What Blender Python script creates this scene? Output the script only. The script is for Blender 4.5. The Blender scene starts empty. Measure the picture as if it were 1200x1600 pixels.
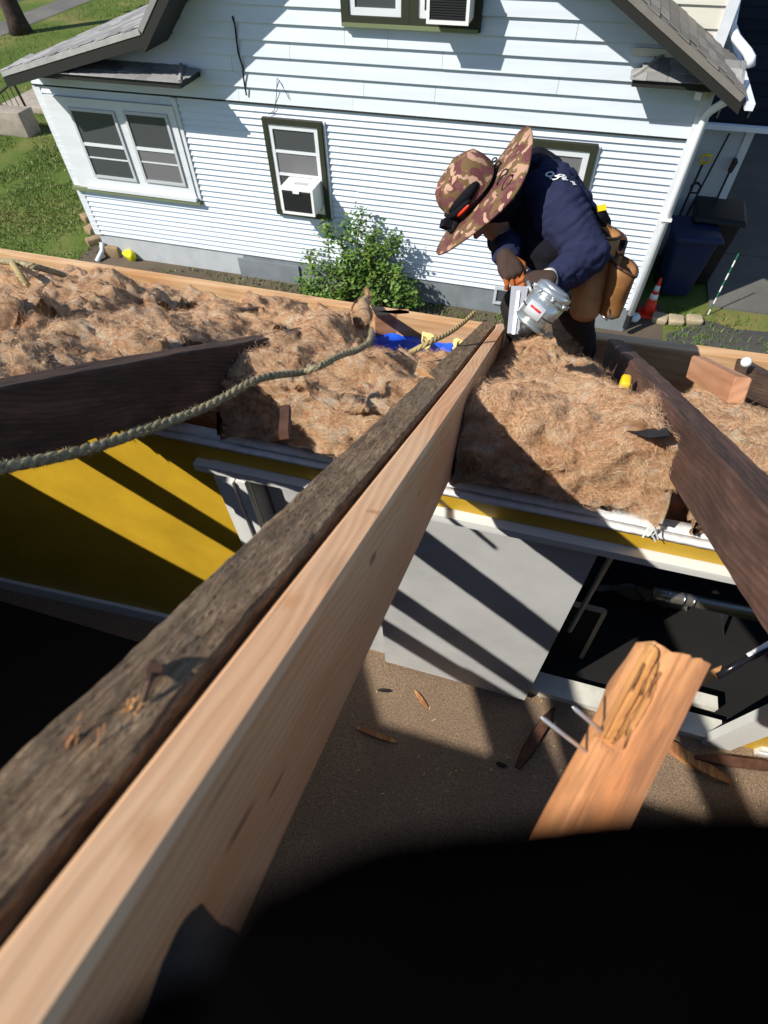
import bpy, bmesh, math, random
import numpy as np
from mathutils import Vector, Matrix, noise as mnoise
random.seed(7); RNG = np.random.default_rng(11)
SC = bpy.context.scene; COL = SC.collection
# ------------------------------------------------------------------ camera, sky, sun, exposure
H = 5.35                                   # camera height above the ground (m)
F = 876.0                                  # focal length in photo pixels (1200 x 1600)
M = np.array([[0.95746837, 0.21643239, -0.19081754],
              [0.28785191, -0.76207459, 0.57998586],
              [-0.01988948, -0.61024531, -0.7919628]])
cam_d = bpy.data.cameras.new('camera'); cam = bpy.data.objects.new('camera', cam_d); COL.objects.link(cam)
mw = Matrix(((M[0, 0], -M[0, 1], -M[0, 2], 0), (M[1, 0], -M[1, 1], -M[1, 2], 0), (M[2, 0], -M[2, 1], -M[2, 2], H), (0, 0, 0, 1)))
cam.matrix_world = mw
cam_d.sensor_fit = 'VERTICAL'; cam_d.sensor_height = 36; cam_d.lens = F / 1600 * 36
cam_d.clip_start = .01; cam_d.clip_end = 500
cam_d.dof.use_dof = True; cam_d.dof.focus_distance = 2.3; cam_d.dof.aperture_fstop = 6.3
SC.camera = cam
SUN = Vector((.96, 1, -1.25)).normalized()   # direction the light travels
w = bpy.data.worlds.new('World'); SC.world = w; w.use_nodes = True
nt = w.node_tree; nt.nodes.clear()
sky = nt.nodes.new('ShaderNodeTexSky'); sky.sky_type = 'NISHITA'; sky.sun_disc = False
sky.sun_elevation = math.asin(-SUN.z); sky.sun_rotation = math.atan2(-SUN.x, -SUN.y)
sky.altitude = 50; sky.air_density = 1.0; sky.dust_density = .3; sky.ozone_density = 3.0
bgn = nt.nodes.new('ShaderNodeBackground'); bgn.inputs['Strength'].default_value = .10
wo = nt.nodes.new('ShaderNodeOutputWorld'); nt.links.new(sky.outputs[0], bgn.inputs[0]); nt.links.new(bgn.outputs[0], wo.inputs[0])
sd = bpy.data.lights.new('sun', 'SUN'); sd.energy = 4.7; sd.angle = math.radians(.53); sd.color = (1, .95, .87)
sun = bpy.data.objects.new('sun', sd); COL.objects.link(sun); sun.location = (-6, -8, 16)
sun.rotation_euler = SUN.to_track_quat('-Z', 'Y').to_euler()
SC.view_settings.view_transform = 'Standard'; SC.view_settings.look = 'None'
SC.view_settings.exposure = .42; SC.view_settings.gamma = 1; SC.view_settings.use_curve_mapping = False
SC.render.engine = 'CYCLES'
SC.cycles.max_bounces = 6; SC.cycles.diffuse_bounces = 3; SC.cycles.use_denoising = True

# ------------------------------------------------------------------ helpers
def ray(px, py):
    return M @ np.array([(px - 600.) / F, (py - 800.) / F, 1.])   # camera depth 1
def PY(px, py, Y):
    v = ray(px, py); v = v * (Y / v[1]); return Vector((v[0], v[1], v[2] + H))
def PZ(px, py, z):
    v = ray(px, py); v = v * ((z - H) / v[2]); return Vector((v[0], v[1], z))
def PD(px, py, d):
    v = ray(px, py) * d; return Vector((v[0], v[1], v[2] + H))
D0 = .305                                                    # camera above the rafter tops, square to the roof
def zroof(y): return H - (D0 + .4555 * y) / .8902
def PR(px, py, n=0.0):
    v = ray(px, py); e = np.array([0, .4555, .8902]); v = v * ((-D0 + n) / (v @ e)); return Vector((v[0], v[1], v[2] + H))
def R(x, y, n=0.0): return Vector((x, y + n * .4555, zroof(y) + n * .8902))
ROOF_A = math.atan2(.4555, .8902)

def tag(o, label=None, cat=None, group=None, kind=None):
    if label: o['label'] = label
    if cat: o['category'] = cat
    if group: o['group'] = group
    if kind: o['kind'] = kind
    return o
def empty(name, loc, label, cat, group=None):
    o = bpy.data.objects.new(name, None); COL.objects.link(o); o.location = loc; o.empty_display_size = .1
    return tag(o, label, cat, group)
class MB:
    def __init__(s): s.v = []; s.f = []
    def add(s, vs, fs):
        b = len(s.v); s.v += [tuple(v) for v in vs]; s.f += [tuple(b + i for i in f) for f in fs]; return s
    def hexa(s, c):      # 8 corners: bottom 4 ccw, top 4 ccw
        return s.add(c, [(3, 2, 1, 0), (4, 5, 6, 7), (0, 1, 5, 4), (1, 2, 6, 5), (2, 3, 7, 6), (3, 0, 4, 7)])
    def box(s, x0, x1, y0, y1, z0, z1):
        return s.hexa([(x0, y0, z0), (x1, y0, z0), (x1, y1, z0), (x0, y1, z0), (x0, y0, z1), (x1, y0, z1), (x1, y1, z1), (x0, y1, z1)])
    def bar(s, p, q, wx, wy, up=(0, 0, 1), wx2=None, wy2=None):   # rectangular bar from p to q
        p = Vector(p); q = Vector(q); d = (q - p).normalized(); u = Vector(up)
        a = d.cross(u)
        if a.length < 1e-4: a = d.cross(Vector((1, 0, 0)))
        a.normalize(); b = a.cross(d).normalized()
        wx2 = wx if wx2 is None else wx2; wy2 = wy if wy2 is None else wy2
        c = []
        for (o, x, y) in ((p, wx, wy), (q, wx2, wy2)):
            c += [o - a * x / 2 - b * y / 2, o + a * x / 2 - b * y / 2, o + a * x / 2 + b * y / 2, o - a * x / 2 + b * y / 2]
        return s.hexa(c)
    def tube(s, pts, rad, n=8, cap=True):
        pts = [Vector(p) for p in pts]; m = len(pts)
        rad = [rad] * m if not hasattr(rad, '__len__') else rad
        prev = None; rings = []
        for i in range(m):
            t = (pts[min(i + 1, m - 1)] - pts[max(i - 1, 0)]).normalized()
            if prev is None:
                a = t.cross(Vector((0, 0, 1)))
                if a.length < .05: a = t.cross(Vector((1, 0, 0)))
            else: a = prev - t * prev.dot(t)
            a.normalize(); prev = a; b = t.cross(a)
            rings.append([pts[i] + (a * math.cos(2 * math.pi * k / n) + b * math.sin(2 * math.pi * k / n)) * rad[i] for k in range(n)])
        vs = [v for r in rings for v in r]; fs = []
        for i in range(m - 1):
            for k in range(n):
                fs.append((i * n + k, i * n + (k + 1) % n, (i + 1) * n + (k + 1) % n, (i + 1) * n + k))
        if cap: fs.append(tuple(range(n - 1, -1, -1))); fs.append(tuple((m - 1) * n + k for k in range(n)))
        return s.add(vs, fs)
    def build(s, name, mat, parent=None, smooth=False, origin=None, **t):
        me = bpy.data.meshes.new(name)
        vs = s.v
        if origin is None and parent is None:
            a = np.array(vs); origin = Vector(((a[:, 0].min() + a[:, 0].max()) / 2, (a[:, 1].min() + a[:, 1].max()) / 2, a[:, 2].min()))
        off = Vector(origin) if origin is not None else Vector((0, 0, 0))
        if parent is not None: off = world_loc(parent)
        vs = [(v[0] - off[0], v[1] - off[1], v[2] - off[2]) for v in vs]
        me.from_pydata(vs, [], s.f); me.update()
        bm = bmesh.new(); bm.from_mesh(me); bmesh.ops.recalc_face_normals(bm, faces=bm.faces); bm.to_mesh(me); bm.free()
        if mat: me.materials.append(mat)
        if smooth: me.polygons.foreach_set('use_smooth', [True] * len(me.polygons))
        return link(name, me, parent, off, **t)
def world_loc(o):
    l = Vector((0, 0, 0))
    while o is not None: l = l + o.location; o = o.parent
    return l
def link(name, me, parent=None, off=(0, 0, 0), **t):
    o = bpy.data.objects.new(name, me); COL.objects.link(o)
    if parent is not None: o.parent = parent
    else: o.location = off
    return tag(o, **t)
def npmesh(name, V, Fq, mat, parent=None, smooth=True, **t):
    V = np.asarray(V, float); off = world_loc(parent) if parent else Vector((V[:, 0].mean(), V[:, 1].mean(), V[:, 2].min()))
    V = V - np.array(off); me = bpy.data.meshes.new(name)
    Fq = np.asarray(Fq); n, k = Fq.shape
    me.vertices.add(len(V)); me.vertices.foreach_set('co', V.astype(np.float32).ravel())
    me.loops.add(n * k); me.loops.foreach_set('vertex_index', Fq.astype(np.int32).ravel())
    me.polygons.add(n); me.polygons.foreach_set('loop_start', (np.arange(n) * k).astype(np.int32))
    me.update(calc_edges=True); me.validate()
    if smooth: me.polygons.foreach_set('use_smooth', [True] * len(me.polygons))
    if isinstance(mat, (list, tuple)):
        for m in mat: me.materials.append(m)
    elif mat: me.materials.append(mat)
    return link(name, me, parent, off, **t)

# numpy value noise
_T = RNG.random((64, 64, 64))
def vnoise(p):
    p = np.asarray(p, float); i = np.floor(p).astype(int); f = p - i; f = f * f * (3 - 2 * f); r = 0
    for a in (0, 1):
        for b in (0, 1):
            for c in (0, 1):
                wgt = (f[..., 0] if a else 1 - f[..., 0]) * (f[..., 1] if b else 1 - f[..., 1]) * (f[..., 2] if c else 1 - f[..., 2])
                r = r + wgt * _T[(i[..., 0] + a) % 64, (i[..., 1] + b) % 64, (i[..., 2] + c) % 64]
    return r * 2 - 1
def fbm(p, o=4, g=.5):
    p = np.asarray(p, float); r = 0; a = 1
    for k in range(o): r = r + a * vnoise(p * 2 ** k + 13.7 * k); a *= g
    return r

# ------------------------------------------------------------------ materials
def mat(name, col, rough=.7, metal=0, spec=.3, **kw):
    m = bpy.data.materials.new(name); m.use_nodes = True
    b = m.node_tree.nodes['Principled BSDF']
    b.inputs['Base Color'].default_value = (*col, 1); b.inputs['Roughness'].default_value = rough
    b.inputs['Metallic'].default_value = metal; b.inputs['Specular IOR Level'].default_value = spec
    for k, v in kw.items(): b.inputs[k.replace('_', ' ')].default_value = v
    return m
class NB:
    """small node-building helper on a material"""
    def __init__(s, m):
        s.m = m; s.t = m.node_tree; s.b = s.t.nodes['Principled BSDF']
        tc = s.t.nodes.new('ShaderNodeTexCoord'); s.obj = tc.outputs['Object']
        oi = s.t.nodes.new('ShaderNodeObjectInfo'); s.rnd = oi.outputs['Random']
    def map(s, scale=(1, 1, 1), rand=True, rot=(0, 0, 0), src=None):
        src = src or s.obj
        if rand:
            c = s.t.nodes.new('ShaderNodeVectorMath'); c.operation = 'MULTIPLY_ADD'
            s.t.links.new(s.rnd, c.inputs[0]); c.inputs[1].default_value = (37, 53, 71); s.t.links.new(src, c.inputs[2]); src = c.outputs[0]
        n = s.t.nodes.new('ShaderNodeMapping'); n.inputs['Scale'].default_value = scale; n.inputs['Rotation'].default_value = rot
        s.t.links.new(src, n.inputs[0]); return n.outputs[0]
    def noise(s, v, scale=5, det=4, rough=.55, dist=0.):
        n = s.t.nodes.new('ShaderNodeTexNoise'); n.inputs['Scale'].default_value = scale; n.inputs['Detail'].default_value = det
        n.inputs['Roughness'].default_value = rough; n.inputs['Distortion'].default_value = dist; s.t.links.new(v, n.inputs['Vector']); return n.outputs['Fac']
    def wave(s, v, scale=5, dist=3, det=2, dscale=1, bands='X'):
        n = s.t.nodes.new('ShaderNodeTexWave'); n.bands_direction = bands; n.inputs['Scale'].default_value = scale; n.inputs['Distortion'].default_value = dist
        n.inputs['Detail'].default_value = det; n.inputs['Detail Scale'].default_value = dscale; s.t.links.new(v, n.inputs['Vector']); return n.outputs['Fac']
    def voro(s, v, scale=5, feat='F1', out='Distance', rnd=1.0):
        n = s.t.nodes.new('ShaderNodeTexVoronoi'); n.feature = feat; n.inputs['Scale'].default_value = scale; n.inputs['Randomness'].default_value = rnd
        s.t.links.new(v, n.inputs['Vector']); return n.outputs[out]
    def ramp(s, fac, stops, mode='LINEAR'):
        n = s.t.nodes.new('ShaderNodeValToRGB'); e = n.color_ramp.elements; n.color_ramp.interpolation = mode
        while len(e) < len(stops): e.new(.5)
        for i, (p, c) in enumerate(stops):
            e[i].position = p; e[i].color = (*c, 1) if hasattr(c, '__len__') else (c, c, c, 1)
        s.t.links.new(fac, n.inputs[0]); return n.outputs[0]
    def mix(s, fac, a, b, mode='MIX'):
        n = s.t.nodes.new('ShaderNodeMix'); n.data_type = 'RGBA'; n.blend_type = mode
        for sock, v in ((n.inputs[0], fac), (n.inputs[6], a), (n.inputs[7], b)):
            if hasattr(v, 'default_value') or hasattr(v, 'links'): s.t.links.new(v, sock)
            elif hasattr(v, '__len__'): sock.default_value = (*v, 1)
            else: sock.default_value = v
        return n.outputs[2]
    def math(s, op, a, b=0.):
        n = s.t.nodes.new('ShaderNodeMath'); n.operation = op
        for sock, v in ((n.inputs[0], a), (n.inputs[1], b)):
            if hasattr(v, 'links'): s.t.links.new(v, sock)
            else: sock.default_value = v
        return n.outputs[0]
    def sep(s, v):
        n = s.t.nodes.new('ShaderNodeSeparateXYZ'); s.t.links.new(v, n.inputs[0]); return n.outputs
    def color(s, c): s.t.links.new(c, s.b.inputs['Base Color']); return s
    def rough(s, c): s.t.links.new(c, s.b.inputs['Roughness']); return s
    def bump(s, h, st=.3, dist=.01):
        n = s.t.nodes.new('ShaderNodeBump'); n.inputs['Strength'].default_value = st; n.inputs['Distance'].default_value = dist
        s.t.links.new(h, n.inputs['Height']); s.t.links.new(n.outputs[0], s.b.inputs['Normal']); return s

def wood(name, light, dark, rings=16, knot=0., rough=.7, dirt=None, dirt_amt=0., bump=.25, RW=.36):
    """lumber: grain runs along the local y axis of the object"""
    m = mat(name, light, rough); n = NB(m)
    v = n.map((1, .045, 1)); warp = n.noise(n.map((1, .35, 1)), 3.0, 3)
    wv = n.t.nodes.new('ShaderNodeVectorMath'); wv.operation = 'MULTIPLY_ADD'
    n.t.links.new(warp, wv.inputs[0]); wv.inputs[1].default_value = (.06, .02, .06); n.t.links.new(v, wv.inputs[2])
    ring = n.wave(wv.outputs[0], rings, 3.0, 3, 1.4, 'DIAGONAL')
    fine = n.noise(n.map((60, 2.2, 60)), 3, 5, .6)
    big = n.noise(n.map((4, 1.0, 4)), 2, 3)
    f = n.math('ADD', n.math('MULTIPLY', ring, RW), n.math('MULTIPLY', fine, .95 - RW))
    c = n.ramp(f, [(.2, light), (.55, tuple((a * 2 + b) / 3 for a, b in zip(light, dark))), (.95, dark)])
    c = n.mix(n.ramp(big, [(.38, 0), (.70, .6)]), c, tuple(min(1, x * 1.1) for x in light), 'MULTIPLY')
    if knot:
        k = n.voro(n.map((1, .35, 1)), 8.5); kk = n.ramp(k, [(.05, 1), (.10, .5), (.17, 0)])
        c = n.mix(n.math('MULTIPLY', kk, knot), c, tuple(x * .35 for x in dark))
    if dirt:
        dn = n.noise(n.map((9, 2, 9)), 1.6, 6, .68); c = n.mix(n.ramp(dn, [(.5 - dirt_amt * .4, 1), (.62, 0)]), c, dirt)
    n.color(c); n.bump(n.math('ADD', n.math('MULTIPLY', ring, .3), fine), bump, .003)
    return m
M_NEW = wood('fresh_lumber', (.80, .495, .285), (.60, .315, .155), 46, .5, .62)
M_RIM = wood('fresh_rim_lumber', (.66, .45, .26), (.47, .27, .13), 16, .35, .65)
M_BLOCK = wood('fresh_block_lumber', (.56, .31, .18), (.36, .17, .09), 14, .2, .7)
M_OLDTOP = wood('weathered_rafter', (.25, .17, .10), (.085, .055, .036), 60, 0, .92, (.06, .048, .04), .5, 1.)
def weathered(name):
    m = mat(name, (.16, .11, .07), .95, spec=.1); n = NB(m)
    a = n.noise(n.map((60, 8, 60)), 1.7, 6, .68, .8); b = n.noise(n.map((190, 34, 190)), 1.5, 5, .75, .6); p = n.voro(n.map((60, 22, 60)), 2.6, 'F1'); g = n.noise(n.map((3, 1.4, 3)), 2.2, 4)
    f = n.math('ADD', n.math('MULTIPLY', a, .5), n.math('MULTIPLY', b, .5))
    c = n.ramp(f, [(.33, (.050, .031, .019)), (.44, (.19, .120, .070)), (.55, (.35, .235, .142)), (.66, (.52, .38, .245))])
    c = n.mix(n.ramp(g, [(.45, 0), (.65, .4)]), c, (.15, .125, .10)); c = n.mix(n.ramp(p, [(.02, .8), (.22, 0)]), c, (.03, .02, .014))
    n.color(c); h = n.math('ADD', n.math('MULTIPLY', a, 1.2), n.math('ADD', b, n.math('MULTIPLY', n.ramp(p, [(0, 0), (.3, 1)]), .5))); n.bump(h, 1.0, .005); return m
M_OLDTOP = weathered('weathered_rafter')
M_OLD = wood('old_rafter', (.17, .10, .068), (.060, .034, .025), 55, 0, .8, (.05, .03, .022), .3, .5)
M_RED_R = wood('reddish_rafter', (.165, .088, .064), (.062, .029, .022), 55, 0, .8, (.05, .028, .02), .3, .5)
M_SPLIT = wood('torn_lumber', (.72, .44, .18), (.46, .21, .07), 26, 0, .75, (.30, .12, .05), .15, .8)

def siding_mat(name, base, streak):
    m = mat(name, base, .42, spec=.4); n = NB(m)
    a = n.noise(n.map((.7, 1, 5)), 1.6, 5, .6); g = n.noise(n.map((1.5, 8, 60)), 4, 3)
    n.color(n.mix(n.ramp(a, [(.42, 0), (.78, .6)]), base, streak)); n.bump(n.math('ADD', g, n.math('MULTIPLY', a, 1.5)), .12, .003); return m
M_SIDE = siding_mat('white_vinyl', (.62, .675, .745), (.48, .535, .61))
M_SIDE2 = siding_mat('white_clapboard', (.60, .655, .715), (.48, .52, .56))
M_SIDE3 = siding_mat('cream_clapboard', (.62, .60, .52), (.5, .47, .38))
M_SIDE4 = siding_mat('grey_clapboard', (.48, .5, .52), (.4, .42, .44))
M_WHITE = siding_mat('white_trim', (.66, .685, .715), (.52, .54, .56))
M_DGREEN = mat('dark_green_trim', (.030, .034, .020), .5)
M_FASCIA = mat('dark_fascia', (.022, .022, .019), .55)
M_SILL = mat('sage_sill', (.16, .19, .10), .55)
M_GUT = mat('white_gutter', (.72, .75, .78), .35)
M_BLACK = mat('black_rubber', (.012, .012, .013), .6)
M_GLASS = mat('window_glass', (.06, .066, .072), .08, spec=.5)
M_SCREEN = mat('window_screen', (.15, .15, .155), .35)
M_CURT = mat('curtain', (.33, .33, .32), .8)
def shingle_mat(name, c0, c1, lo=.75):
    m = mat(name, c0, .95, spec=.15); n = NB(m)
    g = n.noise(n.map((1, 1, 1)), 140, 2, .8); b = n.noise(n.map((1, 1, 1)), 7, 3)
    t = n.ramp(n.rnd, [(0, tuple(x * lo for x in c0)), (.5, c0), (1, c1)])
    n.color(n.mix(n.ramp(g, [(.3, .55), (.7, 0)]), n.mix(n.ramp(b, [(.35, .3), (.65, 0)]), t, tuple(x * .55 for x in c0)), tuple(x * .35 for x in c0)))
    n.bump(g, .5, .004); return m
M_SHIN = shingle_mat('grey_shingle', (.34, .335, .325), (.52, .51, .49), .62)
M_SHIN_B = shingle_mat('taupe_shingle', (.26, .24, .21), (.35, .32, .28), .8)
M_SHIN_D = shingle_mat('dark_shingle', (.020, .022, .03), (.04, .042, .052))
M_DECK = wood('roof_deck_boards', (.16, .1, .06), (.07, .04, .03), 12)
def plaster(name, col, var=.2, rough=.6, scale=3):
    m = mat(name, col, rough); n = NB(m); a = n.noise(n.map(), scale, 6, .6); f = n.noise(n.map(), 90, 2)
    n.color(n.mix(n.ramp(a, [(.35, 0), (.75, 1)]), col, tuple(x * (1 - var) for x in col))); n.bump(f, .06, .002); return m
M_YEL = plaster('yellow_paint', (.60, .37, .025), .24, .45, 5)
M_GREY = plaster('grey_door_paint', (.50, .50, .49), .17, .45, 6)
M_TRIM = plaster('white_gloss_trim', (.72, .72, .69), .1, .35)
M_PLAS = plaster('old_white_plaster', (.74, .73, .71), .25, .8, 30)
M_SILLW = plaster('dirty_white_sill', (.62, .60, .52), .35, .55, 9)
M_STICK = plaster('old_stick', (.115, .052, .03), .55, .85, 30)
M_CONC = plaster('foundation_paint', (.20, .22, .235), .3, .85, 4)
M_CONC2 = plaster('light_foundation', (.44, .46, .47), .2, .85, 4)
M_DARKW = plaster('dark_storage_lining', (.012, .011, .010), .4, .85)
M_STEEL = mat('steel', (.42, .43, .45), .3, 1.0)
M_GALV = mat('galvanised_duct', (.30, .28, .24), .38, .8)
M_PLASTIC = mat('grey_plastic_sheet', (.15, .14, .135), .3)
M_GOLD = mat('pale_wood_frame', (.36, .31, .22), .5)
M_RED = mat('red_plastic', (.5, .02, .015), .4)
M_WHITEP = mat('white_plastic', (.78, .78, .76), .35)
M_YELP = mat('yellow_plastic', (.75, .5, .01), .4)
M_DARKP = mat('dark_grille', (.03, .03, .032), .5)
M_ORANGE = mat('orange_fluor', (.75, .04, .015), .45)
M_BLUEB = mat('blue_bin_plastic', (.010, .018, .060), .45)
M_BLKB = mat('black_bin_plastic', (.010, .010, .012), .5)
m = M_CARP = mat('beige_carpet', (.3, .2, .13), .95, spec=.1); n = NB(m)
a = n.noise(n.map(), 130, 3, .8); b_ = n.noise(n.map(), 420, 2, .7); c_ = n.noise(n.map(), 5, 4)
n.color(n.mix(n.ramp(c_, [(.4, .35), (.65, 0)]), n.ramp(n.math('ADD', n.math('MULTIPLY', a, .6), n.math('MULTIPLY', b_, .4)), [(.34, (.12, .078, .05)), (.5, (.38, .265, .175)), (.66, (.66, .51, .36))]), (.28, .19, .125))); n.bump(n.math('ADD', a, b_), .9, .012)
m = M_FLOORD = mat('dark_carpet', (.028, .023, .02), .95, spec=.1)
def ground_mat(name, stops, sc=3.0):
    m = mat(name, stops[0][1], .95, spec=.1); n = NB(m)
    a = n.noise(n.map(rand=False), .55, 5, .6); b = n.noise(n.map(rand=False), sc * 8, 4, .7)
    n.color(n.ramp(n.math('ADD', n.math('MULTIPLY', a, .62), n.math('MULTIPLY', b, .38)), stops)); n.bump(b, .6, .03); return m
M_LAWN = ground_mat('lawn_soil', [(.30, (.055, .10, .018)), (.50, (.10, .14, .03)), (.60, (.19, .17, .06)), (.74, (.27, .20, .09))])
M_DIRT = ground_mat('dirt', [(.3, (.07, .055, .04)), (.5, (.12, .095, .07)), (.7, (.19, .15, .11))], 6)
M_CNC = ground_mat('driveway_concrete', [(.3, (.10, .098, .09)), (.5, (.15, .145, .13)), (.7, (.22, .205, .18))], 6)
M_ASPH = ground_mat('asphalt_patch', [(.3, (.05, .05, .05)), (.5, (.085, .08, .075)), (.7, (.15, .135, .12))], 9)
M_STONE = plaster('tan_paver', (.42, .34, .22), .3, .9, 14)
M_BRICK = plaster('tan_edging_brick', (.33, .23, .13), .4, .9, 12)
M_STOOP = plaster('stoop_concrete', (.36, .31, .25), .35, .9, 6)
M_IRON = mat('black_iron', (.012, .012, .012), .5)
M_BARK = wood('bark', (.075, .05, .04), (.03, .02, .015), 12, 0, .95, None, 0, 1.)
def leafy(name, a, b):
    m = mat(name, a, .5, spec=.35); n = NB(m); c = n.noise(n.map(rand=False), 9, 3)
    n.color(n.ramp(c, [(.3, a), (.7, b)]))
    m.node_tree.nodes['Principled BSDF'].inputs['Subsurface Weight'].default_value = 0
    return m
M_LEAF = leafy('rose_leaf', (.045, .11, .018), (.11, .20, .032))
M_LEAF2 = leafy('rose_leaf_young', (.10, .18, .03), (.19, .26, .05))
M_GR1 = leafy('grass_green', (.065, .135, .018), (.14, .21, .035))
M_GR2 = leafy('grass_dry', (.20, .16, .06), (.30, .23, .10))
M_STEM = mat('stem', (.09, .075, .03), .8)
def batt_mat(name, cols, sc=1.0):
    m = mat(name, cols[1], .95, spec=.05); n = NB(m)
    v = n.map((9 * sc, 24 * sc, 22 * sc)); a = n.noise(v, 1.5, 8, .68, 2.2); b = n.noise(n.map(), 11, 5, .62, .8)
    f2 = n.noise(n.map((40, 150, 150)), 1.6, 5, .72, 2.5); g = n.noise(n.map(), 4.3, 4, .6)
    f = n.math('ADD', n.math('ADD', n.math('MULTIPLY', a, .42), n.math('MULTIPLY', b, .33)), n.math('MULTIPLY', f2, .25))
    c = n.ramp(f, [(.36, cols[0]), (.46, cols[1]), (.54, cols[2]), (.63, cols[3])])
    g2 = n.noise(n.map((5, 9, 9)), 1.0, 5, .65, 2.0)
    c = n.mix(n.ramp(g2, [(.52, 0), (.64, .75)]), c, (.95, .83, .63)); c = n.mix(n.ramp(g2, [(.34, .7), (.45, 0)]), c, (.40, .185, .09))  # cream and brown patches colour in highlights and shaded hollows
    c = n.mix(n.ramp(g, [(.52, 0), (.68, .3)]), c, (.36, .275, .21))
    n.color(c); n.bump(n.math('ADD', n.math('ADD', a, f2), n.math('MULTIPLY', b, .8)), 1.0, .014); return m
M_BATT = batt_mat('fiberglass_batt', [(.40, .185, .088), (.72, .40, .21), (.87, .57, .33), (.94, .78, .56)])
FIB = [mat('fiber_tan', (.74, .44, .245), .7), mat('fiber_pale', (.86, .64, .42), .7), mat('fiber_brown', (.58, .32, .18), .8), mat('fiber_orange', (.66, .37, .20), .7)]
for m in FIB: m.node_tree.nodes['Principled BSDF'].inputs['Alpha'].default_value = .6
m = M_TARP = mat('blue_tarp', (.01, .06, .5), .32); n = NB(m)
n.color(n.ramp(n.noise(n.map(), 14, 5, .7), [(.35, (.010, .05, .42)), (.58, (.02, .12, .78)), (.75, (.2, .36, .9))])); n.bump(n.noise(n.map(), 18, 3), .6, .02)
M_FOAM = mat('cream_foam', (.66, .53, .22), .85)
m = M_ROPE = mat('old_rope', (.2, .17, .1), .95); n = NB(m)
n.color(n.ramp(n.noise(n.map((1, 1, 1)), 70, 4, .7), [(.3, (.11, .092, .055)), (.5, (.28, .24, .14)), (.7, (.46, .40, .26))]))
M_ROPE2 = mat('pale_rope', (.36, .28, .13), .9)
M_NAVY = mat('navy_sweatshirt', (.022, .026, .060), .9, spec=.1); n = NB(M_NAVY); n.bump(n.noise(n.map(), 26, 4), .25, .012)
M_VEST = mat('black_vest', (.008, .008, .012), .85, spec=.12); n = NB(M_VEST); n.bump(n.noise(n.map(), 30, 4), .35, .012)
M_PANT = mat('dark_trousers', (.022, .019, .018), .9, spec=.1); n = NB(M_PANT); n.bump(n.noise(n.map((1, 1, .5)), 22, 4), .4, .015)
M_SKIN = mat('skin', (.30, .15, .09), .55, Subsurface_Weight=.05)
M_GLOVE = mat('orange_glove', (.36, .10, .022), .7); M_GLOVED = mat('brown_glove_back', (.05, .03, .022), .85)
m = M_LEATH = mat('brown_leather', (.2, .09, .03), .55); n = NB(m)
n.color(n.ramp(n.noise(n.map(), 7, 5, .6), [(.3, (.10, .042, .014)), (.5, (.25, .115, .038)), (.72, (.42, .21, .08))])); n.bump(n.noise(n.map(), 60, 3), .2, .004)
M_LEATHD = mat('dark_leather', (.06, .028, .014), .6)
m = M_CAMO = mat('camouflage_cloth', (.3, .2, .1), .9, spec=.1); n = NB(m)
v = n.map(rand=False); wn = n.t.nodes.new('ShaderNodeTexNoise'); wn.inputs['Scale'].default_value = 14; n.t.links.new(v, wn.inputs['Vector'])
wp = n.t.nodes.new('ShaderNodeVectorMath'); wp.operation = 'MULTIPLY_ADD'; n.t.links.new(wn.outputs['Color'], wp.inputs[0]); wp.inputs[1].default_value = (.05, .05, .05); n.t.links.new(v, wp.inputs[2])
n1 = n.noise(wp.outputs[0], 21, 1.5, .5, .4); off = n.t.nodes.new('ShaderNodeVectorMath'); off.operation = 'ADD'; off.inputs[1].default_value = (3.1, 7.7, 1.3); n.t.links.new(wp.outputs[0], off.inputs[0])
n2 = n.noise(off.outputs[0], 26, 1.5, .5, .5)
c = n.ramp(n1, [(0, (.12, .045, .045)), (.46, (.15, .095, .045)), (.60, (.40, .24, .165))], 'CONSTANT')
c = n.mix(n.ramp(n2, [(0, 0), (.60, 1)], 'CONSTANT'), c, (.15, .062, .062)); c = n.mix(n.ramp(n2, [(0, 1), (.355, 0)], 'CONSTANT'), c, (.44, .28, .195))
n.color(c)
M_SILV = mat('silver_cast_metal', (.55, .60, .60), .28, .75); n = NB(M_SILV); n.bump(n.noise(n.map(), 25, 2), .12, .01)
M_MAG = mat('grey_magazine', (.40, .41, .43), .35, .6)
M_PHOTOG = mat('black_work_clothes', (.0012, .0010, .0010), 1.0, spec=0.)
M_GLOVEK = mat('black_glove', (.060, .048, .040), .9, spec=.05)

# ================================================================== THE SETTING
def sheet(name, pts, z, m, **k):
    return MB().add([(x, y, z) for x, y in pts], [tuple(range(len(pts)))]).build(name, m, kind='structure', **k)
sheet('ground', [(-150, -150), (150, -150), (150, 200), (-150, 200)], 0, M_LAWN)
sheet('soil_strip', [(-8.6, 6.2), (1.9, 6.2), (1.9, 9.3), (-8.6, 9.3)], .004, M_DIRT)
sheet('asphalt_patch', [(1.95, 4.0), (9, 4.0), (9, 8.75), (4.2, 9.05), (3.0, 8.9), (2.6, 9.05), (1.95, 8.5)], .008, M_ASPH)
slabs = empty('driveway', (4, 12, 0), None, None); slabs['kind'] = 'structure'
ys = [9.45, 11.3, 13.3, 15.6, 18.5, 22]
for i in range(5):
    for x0, x1 in ((2.62, 5.4), (5.42, 8.6)):
        MB().box(x0, x1 - .02, ys[i], ys[i + 1] - .025, -.1, .03 + .004 * ((i * 3) % 4)).build('concrete_slab', M_CNC, slabs)
sheet('sidewalk', [(-22.6, -30), (-21.1, -30), (-21.1, 80), (-22.6, 80)], .012, M_CNC)
sheet('road', [(-60, -60), (-24.2, -60), (-24.2, 120), (-60, 120)], .008, M_ASPH)

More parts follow.
